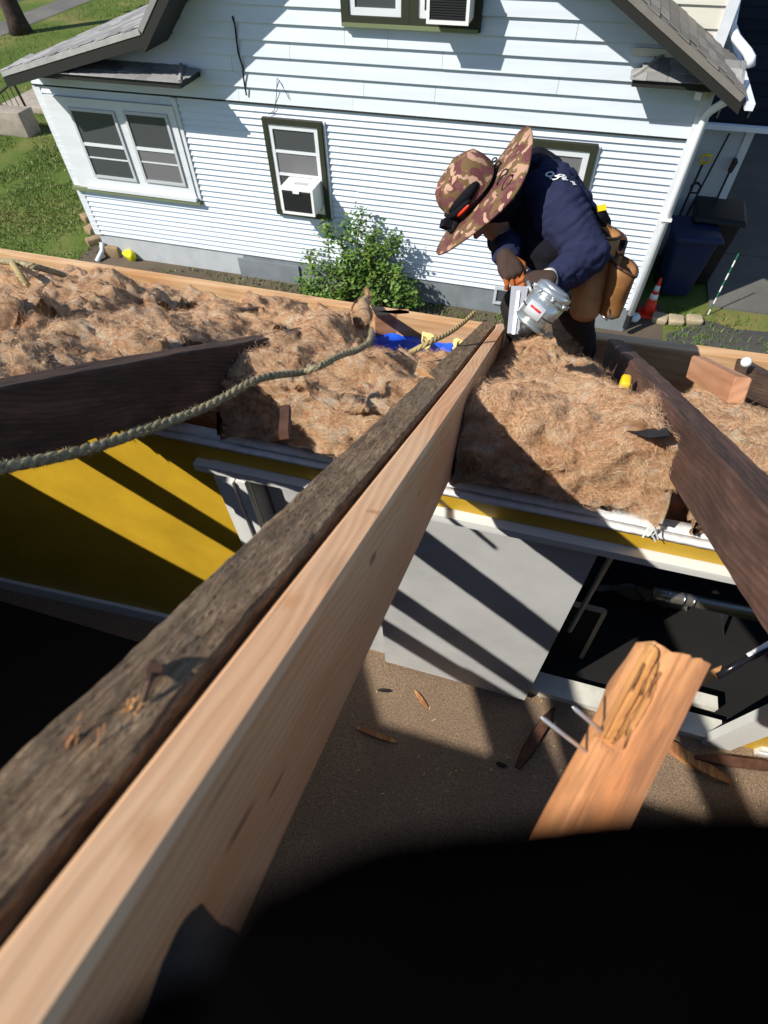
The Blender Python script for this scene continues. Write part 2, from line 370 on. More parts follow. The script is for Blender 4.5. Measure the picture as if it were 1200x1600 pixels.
# grass tufts, stuff
def grass(name, area, nblade, m, hh=(.03, .07), mask=None):
    x = RNG.uniform(area[0], area[1], nblade); y = RNG.uniform(area[2], area[3], nblade)
    p = np.stack([x, y, np.zeros(nblade)], 1); g = fbm(p * .9, 3)
    keep = (g > -.25 + RNG.uniform(-.5, .3, nblade))
    if mask is not None: keep &= mask(x, y)
    x, y = x[keep], y[keep]; k = len(x)
    a = RNG.uniform(0, 2 * math.pi, k); h = RNG.uniform(*hh, k); wd = RNG.uniform(.006, .014, k); l = RNG.uniform(-.04, .04, (k, 2))
    z = np.full(k, .003)
    v0 = np.stack([x - np.cos(a) * wd, y - np.sin(a) * wd, z], 1); v1 = np.stack([x + np.cos(a) * wd, y + np.sin(a) * wd, z], 1)
    v2 = np.stack([x + l[:, 0], y + l[:, 1], h], 1)
    V = np.concatenate([v0, v1, v2]); Ff = np.stack([np.arange(k), np.arange(k) + k, np.arange(k) + 2 * k], 1)
    o = npmesh(name, V, Ff, m, None, False, kind='stuff'); return o
o = grass('lawn_grass', (-15, -8.35, 6.8, 14), 42000, M_GR1); o['label'] = 'short green grass on the lawn beside the white house'; o['category'] = 'grass'
o = grass('dry_grass', (-15, -8.35, 6.8, 14), 8000, M_GR2); o['label'] = 'dry straw coloured grass among the lawn'; o['category'] = 'grass'
o = grass('verge_grass', (-21, -10, 14, 30), 16000, M_GR1, (.05, .1)); o['label'] = 'green verge grass between the stoop and the road'; o['category'] = 'grass'
def weedm(x, y): return (fbm(np.stack([x * 1.3, y * 1.3, x * 0 + 5], 1), 2) > .05)
o = grass('weeds', (-7.4, 4.2, 6.9, 9.3), 11000, M_GR1, (.03, .11), lambda x, y: weedm(x, y) & ~((x > -8.4) & (x < 1.4) & (y > 8.32))); o['label'] = 'patchy weeds along the foundation and the driveway edge'; o['category'] = 'weeds'

# ================================================================== THE WHITE HOUSE NEXT DOOR
YW = 8.4
HX0, HX1 = -8.15, 1.33
zB, zF = H - 2.665, H - 4.93                                  # belt line, bottom of siding
house = empty('house', (-3.4, YW, 0), 'white two storey gabled house with clapboard siding and grey shingle roof', 'house')
def wall_rect(px):    # mean rectangle of four pixels on the wall plane: tl,tr,br,bl
    p = [PY(*q, YW) for q in px]
    return (p[0].x + p[3].x) / 2, (p[1].x + p[2].x) / 2, (p[2].z + p[3].z) / 2, (p[0].z + p[1].z) / 2
# gable outline at height z: x limits
YR = 7.75                                                     # rake plane
kneeL = PY(215, 45, YR); eaveL = PY(0, 112, YR); eaveR = PY(1165, 150, YR); r2 = PY(1000, 0, YR)
mR = (r2.z - eaveR.z) / (eaveR.x - r2.x)
ridge_x = -3.15; ridge_z = eaveR.z + mR * (eaveR.x - ridge_x)
mL1 = (kneeL.z - eaveL.z) / (kneeL.x - eaveL.x); mL2 = (ridge_z - kneeL.z) / (ridge_x - kneeL.x)
def roofz(x):
    if x > ridge_x: return eaveR.z + mR * (eaveR.x - x)
    if x > kneeL.x: return kneeL.z + mL2 * (x - kneeL.x)
    return eaveL.z + mL1 * (x - eaveL.x)
def xlim(z, drop=.10):
    z = z + drop; xr = min(HX1 - .0, eaveR.x - (z - eaveR.z) / mR)
    if z < kneeL.z: xl = eaveL.x + (z - eaveL.z) / mL1
    else: xl = kneeL.x + (z - kneeL.z) / mL2
    return max(HX0, xl), xr
# lower clapboards
ex = .083; z = zF; i = 0
while z < zB - .02:
    z1 = min(z + ex, zB - .012)
    j1 = HX0 + random.uniform(1.2, 4.0); j2 = j1 + random.uniform(2.2, 3.8)
    for a_, b_ in ((HX0, j1), (j1 + .003, j2), (j2 + .003, HX1)):
        o_ = random.uniform(-.002, .002); t_ = random.uniform(-.003, .003)
        MB().hexa([(a_, YW - .040 + o_, z + t_), (b_, YW - .040 - o_, z - t_), (b_, YW + .02, z), (a_, YW + .02, z), (a_, YW - .004, z1 + .006), (b_, YW - .004, z1 + .006), (b_, YW + .02, z1 + .006), (a_, YW + .02, z1 + .006)]).build('clapboard', M_SIDE, house)
    z += ex; i += 1
ex = .172; z = zB + .0
while z < ridge_z - .25:
    xl, xr = xlim(z + ex)
    if xr - xl > .2:
        # butt joints split some courses
        cuts = [xl] + sorted(random.uniform(xl + .5, xr - .5) for _ in range(2 if xr - xl > 5 else 1)) + [xr]
        if xr - xl < 2: cuts = [xl, xr]
        for a, b in zip(cuts[:-1], cuts[1:]):
            yy = YW - .050 - random.uniform(0, .003)
            MB().hexa([(a, yy, z + .002), (b - .004, yy, z + .002), (b - .004, YW + .01, z), (a, YW + .01, z), (a, YW - .012, z + ex), (b - .004, YW - .012, z + ex), (b - .004, YW + .01, z + ex), (a, YW + .01, z + ex)]).build('clapboard', M_SIDE2, house)
    z += ex
MB().box(HX0, HX1, YW - .052, YW - .02, zB - .02, zB - .004).build('belt_flashing', M_FASCIA, house)
# foundation
MB().box(HX0 + .03, -5.2, YW - .005, YW + .3, -.05, zF + .005).build('foundation', M_CONC2, house, label='pale painted foundation at the left corner')
MB().box(-5.195, HX1 - .03, YW - .012, YW + .3, -.05, zF + .005).build('foundation', M_CONC, house)
MB().box(-5.3, -4.15, YW - .05, YW - .013, -.02, .33).build('foundation_panel', M_CONC, house)
# body walls, corner boards
b = MB(); b.box(HX0, HX0 + .2, YW + .03, 19, -.05, eaveL.z - .12); b.box(HX1 - .2, HX1, YW + .03, 19, -.05, eaveR.z - .05); b.box(HX0 + .2, HX1 - .2, 18.8, 19, -.05, eaveL.z - .1); b.box(HX0 + .2, HX1 - .2, YW + .3, YW + .4, .0, eaveL.z - .1)
b.build('side_wall', M_SIDE, house)
MB().box(HX0 - .03, HX0 + .10, YW - .036, YW + .1, zF - .02, zB - .03).build('corner_board', M_WHITE, house)
MB().box(HX1 - .10, HX1 + .02, YW - .060, YW + .1, zF - .02, zB + .74).build('corner_board', M_WHITE, house)
# black cable on the upper wall
pts = [PY(x, y, YW - .06) for x, y in ((362, 25), (366, 40), (370, 60), (372, 82), (378, 105), (380, 125), (386, 149))]
pts = [p + Vector((random.uniform(-.012, .012), 0, 0)) for p in pts]
MB().tube(pts, .011, 6).build('cable', M_BLACK, house)
pts = [PY(x, y, YW - .05) for x, y in ((420, 179), (429, 172), (432, 150), (433, 122), (440, 132), (452, 155))]
MB().tube(pts, .0045, 5).build('wire', M_BLACK, house)
# main roof : slabs + shingles
YB = 19.3
def slab(name, p0, p1, thick=.06, m=M_FASCIA, y0=YR, y1=YB):
    d = Vector((p1.x - p0.x, 0, p1.z - p0.z)).normalized(); nrm = Vector((-d.z, 0, d.x))
    if nrm.z < 0: nrm = -nrm
    a, b, t = Vector((p0.x, 0, p0.z)), Vector((p1.x, 0, p1.z)), -nrm * thick
    mb = MB().hexa([a + t + Vector((0, y0, 0)), b + t + Vector((0, y0, 0)), b + t + Vector((0, y1, 0)), a + t + Vector((0, y1, 0)),
                    a + Vector((0, y0, 0)), b + Vector((0, y0, 0)), b + Vector((0, y1, 0)), a + Vector((0, y1, 0))])
    return mb.build(name, m, house), d, nrm
ridge = Vector((ridge_x, 0, ridge_z))
roofL, dL, nL = slab('roof', eaveL, kneeL, m=M_SHIN); roofL2, dL2, nL2 = slab('roof', kneeL, ridge, m=M_SHIN); roofR, dR, nR = slab('roof', eaveR, ridge, m=M_SHIN_B)
# rake boards (butt under the slabs)
def rake(p0, p1, dep=.22):
    off = Vector((0, 0, -.068))
    a, b = Vector((p0.x, 0, p0.z)) + off, Vector((p1.x, 0, p1.z)) + off
    c = [a + Vector((0, YR + .01, -dep)), b + Vector((0, YR + .01, -dep)), b + Vector((0, YW - .06, -dep)), a + Vector((0, YW - .06, -dep)), a + Vector((0, YR + .01, 0)), b + Vector((0, YR + .01, 0)), b + Vector((0, YW - .06, 0)), a + Vector((0, YW - .06, 0))]
    MB().hexa(c).build('rake_board', M_FASCIA, house)
rake(eaveL, kneeL, .12); rake(kneeL, ridge, .17); rake(Vector((eaveR.x, 0, eaveR.z)), ridge, .10)
# shingle tabs on visible slopes (sub-parts of the roof), shared mesh
def tab_mesh(lx, ly, t=.012):
    me = bpy.data.meshes.new('shingle')
    vs = [(0, 0, 0), (lx, 0, 0), (lx, ly, 0), (0, ly, 0), (0, .004, t), (lx, .004, t * .3), (lx, ly - .004, t * .3), (0, ly - .004, t)]
    me.from_pydata(vs, [], [(3, 2, 1, 0), (4, 5, 6, 7), (0, 1, 5, 4), (1, 2, 6, 5), (2, 3, 7, 6), (3, 0, 4, 7)]); me.update(); return me
def shingles(roof, p0, d, nrm, length, yfrom, rows, cols, ex, wy, m, lead=0.):
    """tabs: local x runs upslope from the eave, local y along the ridge"""
    me = tab_mesh(ex * 1.12, wy - .006); me.materials.append(m)
    rl = world_loc(roof); ax = Vector((d.x, 0, d.z)); ay = Vector((0, 1, 0)); az = ax.cross(ay)
    if az.z < 0: ay = -ay; az = ax.cross(ay)
    for i in range(rows):
        if i * ex + lead > length: break
        for j in range(cols):
            y = yfrom + j * wy + (.5 * wy if i % 2 else 0) * .0 + (i % 3) * wy / 3
            o = bpy.data.objects.new('shingle', me); COL.objects.link(o); o.parent = roof
            p = Vector((p0.x, 0, p0.z)) + ax * (i * ex + lead + random.uniform(-.004, .004)) + Vector((0, y if ay.y > 0 else y + wy, 0)) + nrm * (.0045 + random.uniform(0, .004))
            o.matrix_local = Matrix.Translation(p - rl) @ Matrix((ax, ay, az)).transposed().to_4x4()
LL = (kneeL - eaveL).length
shingles(roofL, eaveL, dL, nL, LL - .12, YR + .0, 17, 15, .15, .30, M_SHIN)
shingles(roofR, eaveR, dR, nR, 3.6, YR - .012, 22, 5, .135, .29, M_SHIN_B)
# pent roofs over the first floor
def pent(x0, x1, zt, zb, hip_left, hip_right, name, proj=.40, overL=0, label=None):
    pr = MB(); hl = .30
    yt, yb = YW - .05, YW - proj
    a0 = x0 + (hl if hip_left else 0); a1 = x1 - (hl if hip_right else 0)
    pr.add([(x0, yb, zb), (x1, yb, zb), (a1, yt, zt), (a0, yt, zt), (x1, yt, zb), (x0, yt, zb)], [(0, 1, 2, 3), (1, 4, 2), (0, 3, 5), (0, 5, 4, 1), (5, 3, 2, 4)])
    roof = pr.build('pent_roof', M_SHIN, house, label=label)
    MB().box(x0 + .03, x1 - .03, yb + .02, yt, zb - .07, zb - .004).build('pent_fascia', M_FASCIA, house)
    d = Vector((0, yt - yb, zt - zb)); L = d.length; d.normalize(); nz = Vector((0, -d.z, d.y))
    exr = L / 3; rl = world_loc(roof); wy = .17
    for i in range(3):
        f0 = (i * exr) / L
        s0 = x0 + (hl * f0 if hip_left else 0); s1 = x1 - (hl * f0 if hip_right else 0)
        xx = s0 + .0
        while xx < s1 - .04:
            wd = min(random.choice((.13, .17, .17, .22)), s1 - xx)
            me = tab_mesh(wd - .006, exr * 1.08, .010); me.materials.append(M_SHIN)
            o = bpy.data.objects.new('shingle', me); COL.objects.link(o); o.parent = roof
            p = Vector((xx, yb, zb)) + d * (i * exr - .01) + nz * (.004 + .003 * (i % 2))
            o.matrix_local = Matrix.Translation(p - rl) @ Matrix((Vector((1, 0, 0)), d, nz)).transposed().to_4x4(); xx += wd
    if hip_right:
        MB().tube([(x1 - .01, yb + .01, zb + .012), (a1, yt, zt + .012)], .025, 6).build('hip_cap', M_SHIN, roof)
    if hip_left:
        MB().tube([(x0 + .01, yb + .01, zb + .012), (a0, yt, zt + .012)], .025, 6).build('hip_cap', M_SHIN, roof)
p = PY(282, 130, YW - .62); q = PY(245, 100, YW - .05)
pent(eaveL.x + .08, p.x, q.z, p.z, False, True, 'pent', proj=.62, label='left pent roof above the paired windows')
p = PY(985, 124, YW - .4); q = PY(1030, 88, YW - .05); p2 = PY(1160, 140, YW - .4)
pent(p.x, p2.x, q.z, p.z, True, False, 'pent', label='right pent roof under the rake')
MB().box(PY(1030, 88, YW).x - .3, PY(1075, 90, YW).x, YW - .075, YW - .046, q.z, q.z + .07).build('flashing', M_SIDE3, house)
# dormer wall standing on the right slope
dx1 = PY(1142, 30, 9.0).x; zz = PY(1130, 80, 9.0).z - .2
dm = MB(); dm.hexa([(-1.2, 9.0, zz), (dx1, 9.0, zz), (dx1, 15, zz), (-1.2, 15, zz), (-1.2, 9.0, ridge_z - .3), (dx1, 9.0, ridge_z - .3), (dx1, 15, ridge_z - .3), (-1.2, 15, ridge_z - .3)]); dm.build('dormer', M_SIDE3, house)
z = zz
while z < ridge_z - .5:
    MB().hexa([(-1.2, 8.965, z), (dx1 - .1, 8.965, z), (dx1 - .1, 8.998, z), (-1.2, 8.998, z), (-1.2, 8.99, z + .2), (dx1 - .1, 8.99, z + .2), (dx1 - .1, 8.998, z + .2), (-1.2, 8.998, z + .2)]).build('dormer_clapboard', M_SIDE3, house); z += .2
MB().box(dx1 - .1, dx1 + .02, 8.94, 8.999, zz, ridge_z - .3).build('corner_board', M_WHITE, house)
# gutter, downspouts
g0 = eaveR + Vector((.06, 0, -.06))
gm = MB(); gm.box(g0.x - .02, g0.x + .06, YR - .02, 18, g0.z - .06, g0.z + .005); gm.build('gutter', M_GUT, house)
MB().tube([PY(1150, 0, 9.1), PY(1143, 40, 9.1), PY(1150, 60, 9.0), PY(1168, 82, 8.7), PY(1173, 92, 8.6), PY(1172, 104, 8.6)], [.05, .05, .05, .05, .052, .05], 8).build('downspout', M_GUT, house, True)
dn = [PY(1150, 150, 8.1), PY(1128, 162, 8.2), PY(1112, 172, 8.26)]
dn += [Vector((HX1 + .0, YW - .10, zB + .25)), Vector((HX1 - .02, YW - .10, .36))]
MB().tube(dn, .045, 8).build('downspout', M_GUT, house, True)
MB().box(HX1 - .09, HX1 + .05, YW - .16, YW - .062, zF + 1.35, zF + 1.38).build('downspout_strap', M_WHITEP, house)
MB().tube([Vector((HX1 - .02, YW - .10, .355)), Vector((HX1 - .02, YW - .12, .14))], .048, 8).build('drain_boot', M_BLACK, house)
MB().tube([PY(163, 388, 8.34) + Vector((0, 0, .1)), PY(160, 392, 8.3), PY(152, 408, 8.1)], .045, 8).build('downspout', M_GUT, house, True)
MB().bar(PY(1090, 148, YW - .1), PY(1100, 150, YW - .16), .09, .07).build('flood_lamp', M_WHITEP, house)
MB().box(PY(1085, 170, YW).x, HX1 - .11, YW - .055, YW - .046, zB + .42, zB + .56).build('patch_panel', M_SIDE2, house)
# basement window
x0, x1, z0, z1 = wall_rect([(772, 447), (800, 447), (800, 475), (772, 473)])
bw = MB(); bw.box(x0, x1, YW - .05, YW - .013, z0, z0 + .04); bw.box(x0, x1, YW - .05, YW - .013, z1 - .04, z1); bw.box(x0, x0 + .04, YW - .05, YW - .013, z0 + .04, z1 - .04); bw.box(x1 - .04, x1, YW - .05, YW - .013, z0 + .04, z1 - .04)
bwo = bw.build('basement_window', M_SIDE4, house); MB().box(x0 + .04, x1 - .04, YW - .028, YW - .02, z0 + .04, z1 - .04).build('pane', M_GLASS, bwo)

def frame(mb, x0, x1, z0, z1, t, y0, y1, tb=None):
    tb = tb or t
    mb.box(x0, x1, y0, y1, z0, z0 + tb); mb.box(x0, x1, y0, y1, z1 - t, z1); mb.box(x0, x0 + t, y0, y1, z0 + tb, z1 - t); mb.box(x1 - t, x1, y0, y1, z0 + tb, z1 - t)
def window(x0, x1, z0, z1, trim, tw, inner=.055, mids=(.5,), label=None, curtain=0):
    mb = MB(); frame(mb, x0, x1, z0, z1, tw, YW - .095, YW - .015)
    win = mb.build('window', trim, house, label=label)
    a0, a1, b0, b1 = x0 + tw, x1 - tw, z0 + tw, z1 - tw
    mb = MB(); frame(mb, a0 + .002, a1 - .002, b0 + .002, b1 - .002, inner, YW - .075, YW - .015); mb.build('frame', M_WHITE, win)
    a0 += inner; a1 -= inner; b0 += inner; b1 -= inner
    es = [b0] + [b0 + (b1 - b0) * m for m in mids] + [b1]
    for k in range(len(es) - 1):
        lo = es[k] + (.018 if k else 0); hi = es[k + 1] - (.018 if k < len(es) - 2 else 0)
        if k: MB().box(a0, a1, YW - .070, YW - .048, es[k] - .018, es[k] + .018).build('rail', M_WHITE, win)
        MB().box(a0, a1, YW - .056, YW - .048, lo, hi).build('pane', M_SCREEN if (k + curtain) % 2 else M_GLASS, win)
    return win
W1 = wall_rect([(412, 180), (503, 188), (521, 338), (437, 333)])
window(*W1, M_DGREEN, .07, .06, (.44, .73), 'narrow window with dark green trim above the rose bush')
W3 = wall_rect([(800, 213), (910, 220), (925, 360), (815, 350)])
window(W3[0], W3[1], W3[2], W3[3], M_DGREEN, .075, .075, (.5,), 'dark green trimmed window behind the worker')
MB().box(W3[0] + .35, W3[0] + .75, YW - .0295, YW - .0285, W3[3] - .55, W3[3] - .30)
# upper pair
u = wall_rect([(535, -60), (757, -60), (757, 46), (535, 32)]); u = (u[0], u[1], PY(535, 32, YW).z - .03, PY(535, 32, YW).z + 1.2)
um = (u[0] + u[1]) / 2
uw1 = window(u[0], um - .0, u[2], u[3], M_DGREEN, .10, .07, (.5,), 'left sash of the upper pair with dark green trim')
uw2 = window(um + .003, u[1], u[2], u[3], M_DGREEN, .10, .07, (.5,), 'right sash of the upper pair holding an air conditioner')
MB().box(u[0] + .02, u[1] - .02, YW - .13, YW - .087, u[2] + .0, u[2] + .035).build('sill', M_SILL, house)
for xx in (W1[1] + .006, W3[1] + .006):
    MB().box(xx, xx + .03, YW - .06, YW - .015, (W1[2] if xx < -2 else W3[2]), W1[3]).build('side_channel', M_WHITE, house)
# paired windows in the boxed panel on the left
bx0, bx1 = HX0 + .12, PY(290, 230, YW).x; bz0 = PY(220, 304, YW).z; bz1 = zB - .13
panel = MB().box(bx0, bx1, YW - .070, YW - .015, bz0 + .05, bz1).build('window_panel', M_WHITE, house, label='wide white boxed panel holding the paired windows')
MB().box(HX0 - .02, bx1 + .06, YW - .115, YW - .02, bz0 - .005, bz0 + .048).build('sill', M_SILL, house)
MB().box(bx0 + .2, bx1 + .02, YW - .13, YW - .072, bz0 + .05, bz0 + .10).build('sill_nose', M_WHITE, panel)
MB().box(bx1 + .002, bx1 + .07, YW - .05, YW - .015, bz0 + .05, zB - .03).build('panel_trim', M_WHITE, house)
for px in ([(106, 168), (183, 172), (210, 280), (150, 275)], [(192, 173), (262, 178), (290, 288), (228, 282)]):
    p = [PY(*q, YW - .07) for q in px]; x0, x1, z0, z1 = (p[0].x + p[3].x) / 2, (p[1].x + p[2].x) / 2, (p[2].z + p[3].z) / 2 - .02, (p[0].z + p[1].z) / 2
    ww = MB(); frame(ww, x0, x1, z0, z1, .04, YW - .098, YW - .071); win = ww.build('window', M_SIDE4, house, label='%s window of the pair in the white panel' % ('left' if x0 < -7 else 'right'))
    zm = (z0 + z1) / 2
    MB().box(x0 + .04, x1 - .04, YW - .094, YW - .0715, zm - .022, zm + .022).build('rail', M_WHITE, win)
    MB().box(x0 + .04, x1 - .04, YW - .080, YW - .0715, zm + .022, z1 - .04).build('pane', M_GLASS, win)
    MB().box(x0 + .04, x1 - .04, YW - .080, YW - .0715, z0 + .04, zm - .022).build('pane', M_SCREEN if x0 > -7 else M_GLASS, win)
    MB().box(x0 + .04, x1 - .04, YW - .088, YW - .082, zm - .20, zm - .18).build('sash_bar', M_WHITE, win)

# air conditioners
def air_con(cx, zb, wd, hh, dp, label, angle_tilt=.0):
    y1 = YW - .03; y0 = y1 - dp
    root = empty('air_conditioner', (cx, y1, zb), label, 'air conditioner', 'window air conditioners of the white house')
    mb = MB(); mb.box(cx - wd / 2, cx + wd / 2, y0 + .02, y1, zb, zb + hh); mb.build('case', M_WHITEP, root)
    mb = MB(); frame(mb, cx - wd / 2 - .006, cx + wd / 2 + .006, zb - .006, zb + hh + .006, .035, y0, y0 + .0195); mb.build('front_frame', M_WHITEP, root)
    gx = MB(); gx.box(cx - wd / 2 + .03, cx + wd / 2 - .03, y0 + .012, y0 + .019, zb + .03, zb + hh - .03)
    gx.build('grille', M_DARKP, root)
    k = 0; zz = zb + .05; sl = MB()
    while zz < zb + hh - .05:
        sl.box(cx - wd / 2 + .035, cx + wd / 2 - .035, y0 + .004, y0 + .0115, zz, zz + .006); zz += .022
    sl.build('louvres', M_BLACK, root)
    MB().box(cx - .1, cx + .12, y0 + dp * .35, y0 + dp * .55, zb + hh + .0005, zb + hh + .003).build('rating_label', M_SIDE4, root)
    MB().box(cx - .05, cx + .05, y0 - .012, y0 - .0005, zb + hh - .06, zb + hh - .02).build('latch', M_WHITEP, root)
    return root
q = PY(447, 330, YW - .35); q2 = PY(496, 337, YW - .35)
air_con((q.x + q2.x) / 2, q.z + .02, q2.x - q.x, .36, .42, 'white window air conditioner in the narrow window above the rose bush')
q = PY(668, 38, YW - .38); q2 = PY(732, 41, YW - .38)
air_con((q.x + q2.x) / 2, q.z + .02, q2.x - q.x, .5, .40, 'air conditioner in the upper window, grille face seen from below the frame edge')

# rear wing on the right and a far building
wing = empty('garage', (3, 10.9, 0), 'low white sided garage with dark roof behind the bins', 'garage')
wx0, wx1 = 1.4, PY(1180, 200, 10.6).x; wz = PY(1150, 190, 10.6).z
MB().box(wx0, wx1, 10.62, 16, -.05, wz - .02).build('wall', M_SIDE4, wing)
z = .2
while z < wz - .15:
    MB().hexa([(wx0, 10.595, z), (wx1 - .09, 10.595, z), (wx1 - .09, 10.618, z), (wx0, 10.618, z), (wx0, 10.61, z + .13), (wx1 - .09, 10.61, z + .13), (wx1 - .09, 10.618, z + .13), (wx0, 10.618, z + .13)]).build('clapboard', M_SIDE4, wing); z += .13
MB().box(wx1 - .09, wx1 + .02, 10.57, 10.619, 0, wz - .03).build('corner_board', M_WHITE, wing)
gr = MB().box(wx0 - .02, 4.6, 10.30, 10.40, wz - .03, wz + .03).build('gutter', M_GUT, wing)
rf = MB().hexa([(wx0 - .02, 10.41, wz - .02), (4.6, 10.41, wz - .02), (4.6, 17, wz + 2.6), (wx0 - .02, 17, wz + 2.6), (wx0 - .02, 10.41, wz + .04), (4.6, 10.41, wz + .04), (4.6, 17, wz + 2.66), (wx0 - .02, 17, wz + 2.66)]).build('roof', M_SHIN_D, wing)
for i in range(16):
    y0 = 10.42 + i * .24; sl = 2.62 / 6.59
    MB().hexa([(wx0, y0, wz + .041 + sl * (y0 - 10.41)), (4.6, y0, wz + .041 + sl * (y0 - 10.41)), (4.6, y0 + .24, wz + .041 + sl * (y0 + .24 - 10.41)), (wx0, y0 + .24, wz + .041 + sl * (y0 + .24 - 10.41)),
               (wx0, y0, wz + .058 + sl * (y0 - 10.41)), (4.6, y0, wz + .058 + sl * (y0 - 10.41)), (4.6, y0 + .24, wz + .044 + sl * (y0 + .24 - 10.41)), (wx0, y0 + .24, wz + .044 + sl * (y0 + .24 - 10.41))]).build('shingle_course', M_SHIN_D, rf)
for px in (1120, 1168):
    b0 = PY(px, 184, 10.38); MB().bar(b0, b0 + Vector((0, -.01, .10)), .02, .02).build('roof_bracket', M_STEEL, wing)
far = empty('house', PZ(1190, 90, 0), 'grey sided house beyond the dark garage roof', 'house')
fy = 17.5; fx = PY(1172, 80, fy).x; fz = PY(1190, 95, fy).z
MB().box(fx, fx + 6, fy + .03, fy + 6, -.05, fz + 4).build('wall', M_SIDE4, far)
for i in range(18):
    MB().hexa([(fx, fy, fz - 1 + i * .25), (fx + 6, fy, fz - 1 + i * .25), (fx + 6, fy + .028, fz - 1 + i * .25), (fx, fy + .028, fz - 1 + i * .25), (fx, fy + .02, fz - .75 + i * .25), (fx + 6, fy + .02, fz - .75 + i * .25), (fx + 6, fy + .028, fz - .75 + i * .25), (fx, fy + .028, fz - .75 + i * .25)]).build('clapboard', M_SIDE4, far)

# ------------------------------------------------------------------ yard things
def rbox(name, x0, x1, y0, y1, z0, z1, m, r=.03, parent=None, taper=0, seg=3, sm=True, noise_amt=0, rot=0, **t):
    bm = bmesh.new(); bmesh.ops.create_cube(bm, size=1)
    for v in bm.verts:
        k = 1 - taper * (.5 - v.co.z)
        v.co = Vector(((x0 + x1) / 2 + v.co.x * (x1 - x0) * k, (y0 + y1) / 2 + v.co.y * (y1 - y0) * k, (z0 + z1) / 2 + v.co.z * (z1 - z0)))
    bmesh.ops.bevel(bm, geom=bm.edges[:] , offset=r, segments=seg, affect='EDGES', profile=.5)
    if noise_amt:
        for v in bm.verts: v.co += mnoise.noise_vector(v.co * 6 + Vector((x0 * 7, 0, 0))) * noise_amt
    c = Vector(((x0 + x1) / 2, (y0 + y1) / 2, z0))
    off = world_loc(parent) if parent else c
    if rot: bmesh.ops.rotate(bm, cent=c, matrix=Matrix.Rotation(rot, 3, 'Z'), verts=bm.verts)
    for v in bm.verts: v.co -= off
    me = bpy.data.meshes.new(name); bm.to_mesh(me); bm.free(); me.materials.append(m)
    if sm: me.polygons.foreach_set('use_smooth', [True] * len(me.polygons))
    return link(name, me, parent, off, **t)
def bin_(x, y, m, hgt, wd, label, rot):
    root = empty('wheelie_bin', (x, y, .035), label, 'bin', 'wheelie bins beside the house')
    rbox('bin_body', x - wd / 2, x + wd / 2, y - wd * .55, y + wd * .55, .07, hgt, m, .04, root, .28, rot=rot)
    rbox('lid', x - wd * .54, x + wd * .54, y - wd * .62, y + wd * .6, hgt + .002, hgt + .08, m, .03, root, -.1, rot=rot)
    for s in (-1, 1):
        MB().tube([(x + s * wd * .40, y + wd * .45, .135), (x + s * wd * .47, y + wd * .45, .135)], .10, 14).build('wheel', M_BLACK, root)
    MB().tube([(x - wd * .4, y + wd * .66, hgt + .03), (x + wd * .4, y + wd * .66, hgt + .03)], .018, 8).build('handle', M_BLACK, root)
    return root
bin_(2.02, 9.75, M_BLUEB, 1.02, .60, 'dark blue wheelie bin nearest the house corner', .12)
bin_(2.35, 10.25, M_BLKB, 1.12, .66, 'black wheelie bin behind the blue bin', -.05)
def tool(name, p, q, r, m, label, cat):
    root = empty(name, p, label, cat); MB().tube([p, q], r, 8).build('shaft', m, root); return root
p = PY(1140, 208, 10.5); q = Vector((p.x - .28, 10.35, .04))
t = tool('rake', q, p, .014, M_IRON, 'long dark handled rake leaning on the garage wall behind the bins', 'rake')
mb = MB(); mb.bar(q + Vector((-.2, 0, .02)), q + Vector((.2, 0, .02)), .02, .02)
for k in range(9): mb.bar(q + Vector((-.19 + k * .047, 0, .01)), q + Vector((-.19 + k * .047, -.06, -.035)), .008, .008)
mb.build('tines', M_IRON, t)
p = PY(1098, 256, 10.45); q = Vector((p.x - .12, 10.33, .06))
t = tool('shovel', q, p, .018, M_IRON, 'shovel with a yellow D handle leaning on the garage wall', 'shovel')
a = p; hnd = MB().tube([a, a + Vector((-.06, -.02, .05)), a + Vector((-.05, -.02, .13)), a + Vector((.07, -.02, .13)), a + Vector((.08, -.02, .05)), a], .02, 8); hnd.build('grip', M_YELP, t, True)
lo = PY(1090, 285, 10.45); MB().tube([lo, lo + Vector((-.07, -.01, -.05)), lo + Vector((-.05, -.01, -.15)), lo + Vector((.05, -.01, -.15)), lo + Vector((.07, -.01, -.05)), lo], .018, 8).build('shaft_grip', M_IRON, t, True)
MB().hexa([(q.x - .13, q.y, .035), (q.x + .13, q.y, .035), (q.x + .13, q.y + .02, .035), (q.x - .13, q.y + .02, .035), (q.x - .1, q.y - .02, .33), (q.x + .1, q.y - .02, .33), (q.x + .1, q.y, .33), (q.x - .1, q.y, .33)]).build('blade', M_STEEL, t)
p = PY(1140, 268, 10.45); q = Vector((p.x - .08, 10.3, .3)); t = tool('broom', q, p, .016, M_IRON, 'short dark broom standing handle down at the garage corner', 'broom')
MB().bar(p, p + Vector((.02, 0, .16)), .10, .05, wx2=.16).build('bristles', M_BARK, t)
